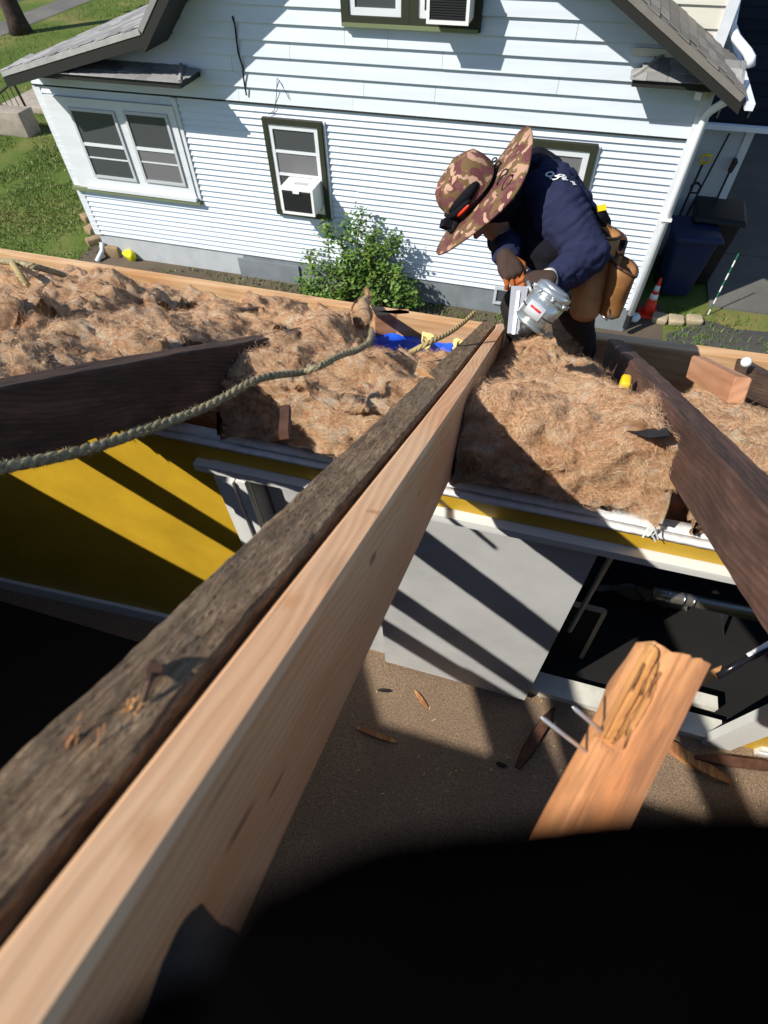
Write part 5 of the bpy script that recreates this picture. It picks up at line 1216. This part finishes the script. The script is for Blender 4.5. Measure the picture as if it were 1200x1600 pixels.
def worker():
    J = dict(neck=PD(818, 280, 1.93), chest=PD(850, 322, 1.95), waist=PD(886, 374, 1.96), pelvis=PD(900, 410, 1.98),
             shN=PD(872, 328, 1.80), elN=PD(920, 398, 1.80), wrN=PD(866, 438, 1.74), shF=PD(815, 300, 2.04), elF=PD(788, 366, 1.96), wrF=PD(790, 400, 1.80),
             hipN=PY(905, 425, 2.00), knN=PY(893, 490, 2.02), anN=PY(902, 545, 2.08), hipF=PY(868, 420, 2.14), knF=PY(815, 478, 2.14), anF=PY(820, 530, 2.18))
    foot = J['anN'].copy(); zfoot = ZR - .27
    root = empty('person', (J['anN'].x, J['anN'].y, zfoot), 'worker in camouflage sun hat, navy sweatshirt and tool pouch bending over a nailer', 'person')
    # hat frame
    def camv(x, y, z): v = M @ np.array([x, y, z]); return Vector(v)
    axh = camv(-.85 * .91, -.53 * .91, -.41).normalized()            # crown direction
    fwd = camv(-.53, .85, 0); fwd = (fwd - axh * fwd.dot(axh)).normalized(); sidev = axh.cross(fwd).normalized()
    hc = PD(750, 300, 1.80)                                          # brim centre
    RB = .207
    hcc = hc + camv(-.024, .004, 0); head_c = hcc - axh * .03 - fwd * .02
    HR = Matrix((fwd, sidev, axh)).transposed()
    # body: head with face, neck, trunk, arms, legs, one continuous mesh
    mk = lambda v: head_c + fwd * v[0] + sidev * v[1] + axh * v[2]
    chains = [[(J['neck'], .055), (head_c - axh * .03, .06)],
              [(J['neck'], .07), (J['chest'], .12), (J['waist'], .115), (J['pelvis'], .12)],
              [(J['shF'], .06), (J['chest'], .09), (J['shN'], .062)],
              [(J['shN'], .058), (J['elN'], .045), (J['wrN'], .03)], [(J['shF'], .058), (J['elF'], .045), (J['wrF'], .03)],
              [(J['hipN'], .085), (J['knN'], .062), (J['anN'], .045), (J['anN'].lerp(Vector((J['anN'].x - .02, J['anN'].y, zfoot + .05)), 1.), .045)],
              [(J['hipF'], .085), (J['knF'], .06), (J['anF'], .045), (Vector((J['anF'].x, J['anF'].y - .02, zfoot + .05)), .045)],
              [(mk((.085, 0, -.035)), .016), (mk((.108, 0, -.055)), .017)],                       # nose
              [(mk((.075, -.022, -.095)), .012), (mk((.080, 0, -.097)), .013), (mk((.075, .022, -.095)), .012)],   # mouth
              [(mk((.0, .082, -.04)), .018), (mk((-.008, .086, -.06)), .015)], [(mk((.0, -.082, -.04)), .018), (mk((-.008, -.086, -.06)), .015)]]
    body = capsules(chains, .011, 3, 'body', [(head_c - axh * .02, (.088, .074, .10), HR), (head_c - axh * .08 + fwd * .025, (.062, .055, .06), HR)])
    place(body, 'body', M_SKIN, root)
    me = capsules([[(J['neck'], .075), (head_c - axh * .05, .07)]], .008, 4, blobs=[(head_c - axh * .035 - fwd * .012, (.096, .084, .112), HR)]); place(me, 'head_shade_shell', M_VEST, root)  # black shell added over the head, standing for its shade under the brim
    for s in (-1, 1):
        e = mk((.080, .032 * s, -.018)); MB().tube([e, e + fwd * .008], [.010, .004], 10).build('eye', M_BLACK, root)
    # sweatshirt
    r = .02
    sw = [[(J['neck'].lerp(J['chest'], .3), .10), (J['chest'], .145), (J['waist'], .135), (J['pelvis'].lerp(J['waist'], .55), .130)],
          [(J['shF'], .080), (J['chest'].lerp(J['neck'], .2), .13), (J['shN'], .088)],
          [(J['shN'], .088), (J['shN'].lerp(J['elN'], .5), .080), (J['elN'], .068), (J['elN'].lerp(J['wrN'], .5), .06), (J['wrN'], .046)],
          [(J['shF'], .080), (J['elF'], .06), (J['wrF'], .044)]]
    me = capsules(sw, .007, 4); swo = place(me, 'sweatshirt', M_NAVY, root, .0075, 19, basis=(camv(.55, .83, .0), (1.7, .45, .45)))
    # wrinkled cuff rings
    # black vest over chest and back
    vs = [[(PD(822, 272, 1.98), .075), (PD(838, 300, 1.93), .110), (PD(830, 345, 1.93), .125), (PD(850, 395, 1.93), .12), (PD(882, 408, 1.95), .125)],
          [(PD(838, 262, 1.99), .062), (PD(852, 275, 1.99), .075)], [(PD(792, 320, 1.93), .075), (PD(786, 352, 1.95), .06), (PD(800, 385, 1.93), .07), (PD(850, 395, 1.93), .10)]]
    me = capsules(vs, .010, 4); place(me, 'vest', M_VEST, root, .006, 15)
    # trousers
    tz = [[(J['pelvis'], .145), (J['hipN'], .115), (J['knN'], .085), (J['anN'], .075), (Vector((J['anN'].x - .02, J['anN'].y, zfoot + .09)), .07)],
          [(J['pelvis'], .145), (J['hipF'], .11), (J['knF'], .085), (J['anF'], .07), (Vector((J['anF'].x, J['anF'].y - .02, zfoot + .09)), .07)]]
    me = capsules(tz, .010, 4); place(me, 'trousers', M_PANT, root, .008, 13)
    for an in ('anN', 'anF'):
        p = J[an]; rbox('boot', p.x - .13, p.x + .06, p.y - .055, p.y + .05, zfoot + .0, zfoot + .09, M_LEATHD, .035, root)
    # shirt lettering on the back: rows follow the spine
    fnt = []
    bdir = (J['waist'] - J['neck']).normalized()
    def text(body_, p, xdir, up, size, ext=.002):
        cu = bpy.data.curves.new('lettering', 'FONT'); cu.body = body_; cu.size = size; cu.extrude = ext; cu.offset = .0012; o = bpy.data.objects.new('lettering', cu); COL.objects.link(o)
        nz_ = xdir.cross(up).normalized(); upv = nz_.cross(xdir)
        mt = Matrix.Translation(p) @ Matrix((xdir, upv, nz_)).transposed().to_4x4()
        dg = bpy.context.evaluated_depsgraph_get(); mesh = bpy.data.meshes.new_from_object(o.evaluated_get(dg)); bpy.data.objects.remove(o)
        # wrap on the sweatshirt
        bvh = BV; V = []
        for v in mesh.vertices:
            wv = mt @ v.co; nzz = nz_ if nz_.dot(Vector((0, 0, H)) - p) > 0 else -nz_; hit = bvh.ray_cast(wv + nzz * .25, -nzz)
            if hit[0] is None: hit = bvh.find_nearest(wv)
            V.append(hit[0] + nzz * (.004 + max(0, v.co.z)))
        for v, q in zip(mesh.vertices, V): v.co = q - world_loc(root)
        mesh.materials.clear(); mesh.materials.append(M_WHITEP); mesh.name = 'lettering'; link('lettering', mesh, root)
    from mathutils.bvhtree import BVHTree
    wl = world_loc(root); BV = BVHTree.FromPolygons([v.co + wl for v in swo.data.vertices], [tuple(p.vertices) for p in swo.data.polygons])
    xd = (PD(858, 268, 1.75) - PD(866, 290, 1.75)).normalized()          # reading direction runs up towards the far shoulder
    upv = (PD(850, 275, 1.75) - PD(880, 290, 1.75)).normalized()
    for txt, px, py, s in (('CO', 871, 288, .034), ('RO', 882, 293, .028), ('ing', 893, 302, .018)):
        text(txt, PD(px, py, 1.78), xd, upv, s)
    # hat
    nR, nA = 10, 72; V = []; Fq = []
    for i in range(nR + 1):
        for j in range(nA):
            a_ = 2 * math.pi * j / nA; rr2_ = .045 + (RB - .045) * i / nR
            rr2_ *= 1 + .10 * math.cos(2 * a_) * (i / nR)
            droop = -.018 * (i / nR) ** 2 + .018 * math.cos(2 * a_ + .5) * (i / nR) ** 2 + .006 * math.sin(3 * a_) * (i / nR)
            V.append(hc + fwd * math.cos(a_) * rr2_ + sidev * math.sin(a_) * rr2_ + axh * droop)
    n0 = len(V); V = V + [v - axh * .006 for v in V]
    for i in range(nR):
        for j in range(nA):
            a, b, c_, d = i * nA + j, i * nA + (j + 1) % nA, (i + 1) * nA + (j + 1) % nA, (i + 1) * nA + j; Fq += [(a, b, c_, d), (n0 + d, n0 + c_, n0 + b, n0 + a)]
    for j in range(nA):
        a, b = nR * nA + j, nR * nA + (j + 1) % nA; Fq.append((a, b, n0 + b, n0 + a)); a, b = j, (j + 1) % nA; Fq.append((b, a, n0 + a, n0 + b))
    hat = MB().add(V, Fq).build('hat', M_CAMO, root, True)
    cr_ = []; prof = [(.094, .0), (.095, .026), (.093, .054), (.086, .078), (.071, .095), (.045, .104), (.0, .107)]
    V = []; Fq = []
    for i, (r_, z_) in enumerate(prof):
        for j in range(36):
            a_ = 2 * math.pi * j / 36; k_ = 1 + .02 * math.sin(5 * a_ + i); V.append(hcc + (fwd * math.cos(a_) * 1.06 + sidev * math.sin(a_)) * r_ * k_ + axh * (z_ + .004 * math.sin(3 * a_ + i * 2)))
    for i in range(len(prof) - 1):
        for j in range(36): Fq.append((i * 36 + j, i * 36 + (j + 1) % 36, (i + 1) * 36 + (j + 1) % 36, (i + 1) * 36 + j))
    MB().add(V, Fq).build('crown', M_CAMO, hat, True)
    # black mesh band on the side of the crown facing forward right, red stripe, lamp, cord
    def cr(a_, z_, ex_=0.): return hcc + (fwd * math.cos(a_) * 1.06 + sidev * math.sin(a_)) * (.095 + ex_) + axh * z_
    tocam = (Vector((0, 0, H)) - hc).normalized(); ac = math.atan2(tocam.dot(sidev), tocam.dot(fwd))
    def band(a0, a1, z0, z1, ex_, m, nm, nn=14):
        V = []; Fq = []
        for i in range(nn + 1):
            a_ = a0 + (a1 - a0) * i / nn; t = math.sin(math.pi * i / nn) ** .5; zc = (z0 + z1) / 2; hz = (z1 - z0) / 2 * (.25 + .75 * t)
            for (e_, z_) in ((ex_, zc - hz), (ex_, zc + hz), (ex_ - .006, zc + hz), (ex_ - .006, zc - hz)): V.append(cr(a_, z_, e_))
        for i in range(nn):
            for j in range(4): Fq.append((i * 4 + j, i * 4 + (j + 1) % 4, i * 4 + 4 + (j + 1) % 4, i * 4 + 4 + j))
        MB().add(V, Fq).build(nm, m, hat, True)
    s_ = 1 if math.sin(ac) > 0 else -1
    band(ac - s_ * .95, ac + s_ * .35, .012, .048, .004, M_VEST, 'mesh_panel'); band(-.9, .9, .004, .03, .006, M_VEST, 'sweat_band')
    band(ac - s_ * .75, ac - s_ * .25, .004, .014, .008, M_ORANGE, 'red_stripe')
    def onbrim(px, py, h_=.0):
        o_ = Vector((0, 0, H)); d_ = PD(px, py, 1) - o_; return o_ + d_ * ((hc + axh * h_ - o_).dot(axh) / d_.dot(axh))
    lp = onbrim(706, 356, .010)
    me = capsules([[(lp, .019), (lp - fwd * .022, .017)]], .006, 3); place(me, 'lamp_body', M_BLACK, hat)
    MB().bar(lp + axh * .01 + fwd * .0, lp + axh * .036 + fwd * .010, .032, .024, up=tuple(fwd)).build('lamp_lens', M_VEST, hat)
    kn = cr(math.pi * .8 * (1 if s_ > 0 else -1) * 1.0, .012, .012); kn = onbrim(752, 252, .012)
    for k, (ox, oy, rr_) in enumerate(((-.03, .0, .018), (-.035, .03, .020), (-.028, -.02, .014))):
        cpt = onbrim((774, 784, 770)[k], (262, 276, 254)[k], .010)
        MB().tube([cpt + fwd * math.cos(t) * rr_ * 1.3 + sidev * math.sin(t) * rr_ * .7 + axh * .004 * math.sin(2 * t) for t in np.linspace(0, 2 * math.pi, 18)], .0024, 6).build('cord', M_BLACK, hat, True)
    # gloves: palm, four fingers, thumb each
    def glove(wr, palm_dir, across, grip, nm):
        palm_dir = palm_dir.normalized(); across = (across - palm_dir * across.dot(palm_dir)).normalized(); nrm_ = palm_dir.cross(across) * grip
        G_ = .74
        c = wr + palm_dir * .05 * G_
        ch = [[(wr, .028), (c - across * .017, .022), (c + palm_dir * .024 - across * .018, .018)], [(wr, .028), (c + across * .017, .022), (c + palm_dir * .024 + across * .018, .018)], [(c, .023), (c + palm_dir * .024, .020)]]
        hand = capsules(ch, .005, 3); place(hand, nm, M_GLOVED, root)
        for i, l_ in enumerate((.070, .080, .075, .058)):
            l_ *= G_; b = c + palm_dir * .030 + across * (-.026 + .017 * i); k1 = b + (palm_dir * .8 + nrm_ * .5).normalized() * l_ * .42; k2 = k1 + (palm_dir * .25 + nrm_).normalized() * l_ * .34; k3 = k2 + (-palm_dir * .45 + nrm_ * .7).normalized() * l_ * .26
            f_ = capsules([[(b - palm_dir * .012, .0095), (b, .0092), (k1, .0085), (k2, .008), (k3, .0072)]], .003, 2); place(f_, 'glove_finger', M_GLOVE, root)
        b = wr + palm_dir * .02 - across * .026; k1 = b + (palm_dir * .6 - across * .6 + nrm_ * .3).normalized() * .028; k2 = k1 + (palm_dir * .75 + nrm_ * .65).normalized() * .025
        f_ = capsules([[(wr + palm_dir * .012 - across * .015, .012), (b, .011), (k1, .010), (k2, .0088)]], .003, 2); place(f_, 'glove_thumb', M_GLOVE, root)
    # nailer --------------------------------------------------
    p0, p1 = PD(830, 503, 1.66), PD(871, 450, 1.60)
    nail = empty('nail_gun', p0, 'silver pneumatic nail gun with grey magazine held over the new rafter end', 'nail gun')
    ax_ = (p1 - p0).normalized(); Lg = (p1 - p0).length
    def ring(t0, t1, ra, rb_, nm, m): MB().tube([p0 + ax_ * Lg * t0, p0 + ax_ * Lg * t1], [ra, rb_], 28).build(nm, m, nail, True)
    k = .0555
    ring(-.10, -.001, k * .80, k, 'lower_collar', M_SILV); ring(0, .70, k * .95, k, 'cylinder', M_SILV); ring(.701, .76, k * 1.06, k * 1.06, 'cap_flange', M_SILV); ring(.761, .95, k * 1.04, k * .98, 'cap', M_SILV); ring(.951, 1.02, k * .92, k * .66, 'exhaust_cover', M_MAG)
    ring(.28, .31, k * 1.012, k * 1.012, 'groove', M_DARKP); 
    ua = ax_.cross((Vector((0, 0, H)) - p0).normalized()).normalized()
    for j in range(8):
        a_ = j * math.pi / 4 + .2; d_ = (ua * math.cos(a_) + ax_.cross(ua) * math.sin(a_)); c = p0 + ax_ * Lg * .71 + d_ * k * 1.04; MB().tube([c, c + ax_ * Lg * .10], .006, 8).build('cap_bolt', M_SILV, nail, True)
    tc = (Vector((0, 0, H)) - p0); tc = (tc - ax_ * tc.dot(ax_)).normalized(); sd2 = ax_.cross(tc)
    V = []; Fq = []                                        # red and white label hugging the cylinder
    for nm, t0, t1, a0, a1, m_ in (('label_plate', .16, .50, -.75, .25, M_SIDE4), ('label_stripe', .34, .40, -.55, .10, M_RED)):
        V = []; Fq = []; ee = k * (1.015 if nm == 'label_plate' else 1.03)
        for i in range(9):
            a_ = a0 + (a1 - a0) * i / 8; d_ = tc * math.cos(a_) + sd2 * math.sin(a_)
            V += [p0 + ax_ * Lg * t0 + d_ * ee, p0 + ax_ * Lg * t1 + d_ * ee, p0 + ax_ * Lg * t1 + d_ * (ee - .004), p0 + ax_ * Lg * t0 + d_ * (ee - .004)]
        for i in range(8):
            for j in range(4): Fq.append((i * 4 + j, i * 4 + (j + 1) % 4, i * 4 + 4 + (j + 1) % 4, i * 4 + 4 + j))
        MB().add(V, Fq).build(nm, m_, nail, True)
    n0_ = p0 - ax_ * .01; tipn = PD(815, 522, 1.70)
    MB().tube([n0_, n0_.lerp(tipn, .5), tipn], [.030, .02, .013], 12).build('nose', M_DARKP, nail, True)
    # magazine: flat grey channel
    ma, mb_ = PD(812, 448, 1.70), PD(803, 522, 1.72)
    MB().bar(ma, mb_, .050, .016, up=tuple((Vector((0, 0, H)) - ma).normalized()), wx2=.042).build('magazine', M_MAG, nail)
    MB().bar(ma.lerp(mb_, .08) + tc * .010, mb_ + tc * .010, .010, .006, up=tuple(tc), wx2=.010).build('feed_rail', M_STEEL, nail)
    ha, hb = PD(852, 446, 1.68), PD(828, 430, 1.73)
    me = capsules([[(ha, .018), (ha.lerp(hb, .5), .016), (hb, .018)]], .006, 3); place(me, 'handle', M_VEST, nail)
    tg = PD(830, 455, 1.66); MB().tube([PD(843, 452, 1.66), tg, PD(825, 440, 1.67)], .006, 8).build('trigger', M_MAG, nail, True)
    MB().tube([PD(828, 428, 1.73), PD(818, 416, 1.78), PD(812, 412, 1.84)], .009, 10).build('air_fitting', M_STEEL, nail, True)
    toc = (Vector((0, 0, H)) - PD(840, 440, 1.7)).normalized()
    glove(PD(858, 436, 1.70), PD(826, 446, 1.70) - PD(864, 434, 1.70), PD(848, 425, 1.66) - PD(848, 455, 1.66), 1, 'glove')
    glove(PD(789, 402, 1.74), PD(806, 440, 1.72) - PD(786, 396, 1.74), PD(790, 420, 1.7) - PD(812, 405, 1.7), 1, 'glove')
    MB().tube([PD(853, 438, 1.71), PD(861, 437, 1.715)], [.033, .036], 16).build('glove_cuff', M_SIDE3, root, True)
    # tool belt and pouches
    bl = [J['waist'].lerp(J['pelvis'], .6) + Vector((math.cos(t) * .165, math.sin(t) * .16, .035 * math.cos(t))) for t in np.linspace(0, 2 * math.pi, 30)]
    mbx = MB()
    for i in range(29): mbx.bar(bl[i], bl[i + 1], .008, .05)
    mbx.build('tool_belt', M_LEATHD, root)
    def pouch(top, bot, wd_top, wd_bot, dep, facing, nm, m, flap=False):
        d = (bot - top); L_ = d.length; d.normalize(); f_ = (facing - d * facing.dot(d)).normalized(); s2 = d.cross(f_).normalized(); V = []; Fq = []; nS = 14; nA_ = 28
        for i in range(nS + 1):
            t = i / nS; w_ = wd_top + (wd_bot - wd_top) * t; dd = dep * (1 - .25 * t)
            if i == nS: w_ *= .8; dd *= .6
            for j in range(nA_):
                a_ = 2 * math.pi * j / nA_; ca, sa = math.cos(a_), math.sin(a_); sg = lambda v: math.copysign(abs(v) ** .7, v)
                wob_ = 1 + .05 * math.sin(3 * a_ + t * 4)
                V.append(top + d * L_ * t * (1 + .03 * sa) + s2 * sg(ca) * w_ / 2 * wob_ + f_ * sg(sa) * dd / 2 * wob_ + d * (-.025 * (1 - sa) if i == 0 else 0))
        n_out = len(V)
        for i in range(4):                                   # inner lining gives an open mouth
            t = i / 3 * .6; w_ = (wd_top + (wd_bot - wd_top) * t) - .012; dd = dep * (1 - .25 * t) - .012
            for j in range(nA_):
                a_ = 2 * math.pi * j / nA_; ca, sa = math.cos(a_), math.sin(a_); sg = lambda v: math.copysign(abs(v) ** .7, v)
                V.append(top + d * L_ * t + s2 * sg(ca) * w_ / 2 + f_ * sg(sa) * dd / 2 + d * (-.025 * (1 - sa) if i == 0 else 0))
        for i in range(nS):
            for j in range(nA_): Fq.append((i * nA_ + j, i * nA_ + (j + 1) % nA_, (i + 1) * nA_ + (j + 1) % nA_, (i + 1) * nA_ + j))
        for i in range(3):
            for j in range(nA_): Fq.append((n_out + i * nA_ + (j + 1) % nA_, n_out + i * nA_ + j, n_out + (i + 1) * nA_ + j, n_out + (i + 1) * nA_ + (j + 1) % nA_))
        for j in range(nA_): Fq.append((j, n_out + j, n_out + (j + 1) % nA_, (j + 1) % nA_))
        Fq.append(tuple(nS * nA_ + j for j in range(nA_))); Fq.append(tuple(n_out + 3 * nA_ + j for j in range(nA_)))
        o = MB().add(V, Fq).build(nm, m, root, True)
        rim = [V[j] + f_ * .0 for j in range(nA_)] + [V[0]]
        MB().tube(rim, .005, 6).build('rim_binding', M_LEATHD, o, True)
        return o
    fac = (camv(.55, .1, -.8)).normalized()
    pouch(PD(937, 372, 1.83), PD(912, 498, 1.95), .155, .12, .085, fac, 'tool_pouch', M_LEATH)
    pouch(PD(972, 425, 1.88), PD(950, 492, 1.98), .125, .09, .10, camv(.8, -.1, -.55), 'tool_pouch', M_LEATH)
    pouch(PD(950, 395, 1.92), PD(938, 460, 2.0), .14, .11, .10, camv(.8, -.3, -.5), 'tool_pouch', M_LEATH)
    MB().tube([PD(940, 492, 1.86), PD(948, 500, 1.86), PD(955, 494, 1.86), PD(953, 484, 1.87)], .0035, 8).build('hammer_loop', M_STEEL, root, True)
    tm = PD(938, 338, 1.86)
    tp_ = empty('tape_measure', tm, 'black and yellow tape measure clipped in the tool pouch', 'tape measure')
    me = capsules([[(tm - camv(.012, .0, 0), .034), (tm + camv(.014, .012, .03), .034)]], .006, 3); place(me, 'case', M_VEST, tp_)
    MB().bar(tm + camv(-.022, -.006, -.034), tm + camv(.004, -.010, -.037), .02, .006, up=tuple(camv(0, 0, -1))).build('face', M_YELP, tp_)
    return root
worker()

def photographer():
    """the one holding the phone: one gloved hand braced on the new rafter, the other hand's fingers right at the lens"""
    root = empty('person', (.35, -.45, H - .4), 'black gloved hands of the photographer, one at the lens, one braced on the new rafter', 'person')
    hand = PD(192, 1452, .35); wr = PD(308, 1525, .35); wr2 = PD(2150, 1850, .11); to = Vector((.56, -.58, H - .15))
    ch = [[(wr, .028), (PD(500, 1900, .43), .040), (to + Vector((-.22, .02, -.25)), .055), (to + Vector((-.1, .0, -.1)), .07), (to, .11)],
          [(wr2, .026), (PD(2700, 2100, .16), .032), (to + Vector((.12, .10, .02)), .055), (to, .11)],
          [(to, .12), (to + Vector((.05, -.25, -.18)), .14), (to + Vector((.03, -.30, -.55)), .13)]]
    me = capsules(ch, .012, 4); place(me, 'body', M_PHOTOG, root, .003, 12)
    pd = (hand - wr).normalized(); acr = Vector((0, .89, -.455)); acr = (acr - pd * acr.dot(pd)).normalized(); nm_ = pd.cross(acr)
    c = wr + pd * .03
    gl = [[(wr, .030), (c, .030), (c + pd * .022, .026)], [(c - acr * .015, .022), (c + pd * .024 - acr * .022, .018)], [(c + acr * .015, .022), (c + pd * .024 + acr * .022, .018)]]
    me = capsules(gl, .005, 3); place(me, 'glove', M_GLOVEK, root, .002, 40)
    for i, l_ in enumerate((.050, .056, .052, .042)):
        b = c + pd * .026 + acr * (-.027 + .018 * i); k1 = b + (pd * .9 + nm_ * .2) * l_ * .45; k2 = k1 + (pd * .4 + nm_ * .8) * l_ * .36; k3 = k2 + (-pd * .3 + nm_ * .9) * l_ * .25
        me = capsules([[(b - pd * .012, .0105), (b, .0105), (k1, .0105), (k2, .0095), (k3, .0085)]], .003, 2); place(me, 'glove_finger', M_GLOVEK, root)
    b = wr + pd * .02 - acr * .026; me = capsules([[(b, .014), (b + (pd * .5 - acr * .7) * .03, .0125), (b + (pd * .9 - acr * .8) * .046, .011)]], .003, 2); place(me, 'glove_thumb', M_GLOVEK, root)
    # hand at the lens: palm off to the right, fingers reaching left across the lower corner
    palm = PD(1900, 1780, .075)
    me = capsules([[(wr2, .026), (palm, .022), (PD(1500, 1640, .060), .012)], [(palm, .022), (PD(1500, 2000, .062), .012)]], .005, 3); place(me, 'glove', M_PHOTOG, root)
    for pts in ([(1500, 1470, 0.0448, 0.01000), (1000, 1462, 0.0392, 0.00832), (620, 1490, 0.0368, 0.00720), (440, 1540, 0.0352, 0.00576)],
                [(1500, 1720, 0.0448, 0.00920), (900, 1690, 0.0392, 0.00784), (460, 1690, 0.0368, 0.00672), (250, 1690, 0.0352, 0.00560)],
                [(1500, 1950, 0.0464, 0.00840), (800, 1930, 0.0408, 0.00720), (450, 1930, 0.0376, 0.00608), (300, 1950, 0.0368, 0.00504)],
                [(1500, 2150, 0.0480, 0.00720), (900, 2150, 0.0432, 0.00624), (600, 2150, 0.0416, 0.00528)],
                [(1900, 1500, 0.0680, 0.00960), (1750, 1250, 0.0800, 0.00880), (1640, 1120, 0.0960, 0.00720)]):
        me = capsules([[(PD(a_, b_, d_), r_) for a_, b_, d_, r_ in pts]], .0025, 2); place(me, 'glove_thumb' if pts[0][0] == 1900 else 'glove_finger', M_PHOTOG, root)
photographer()
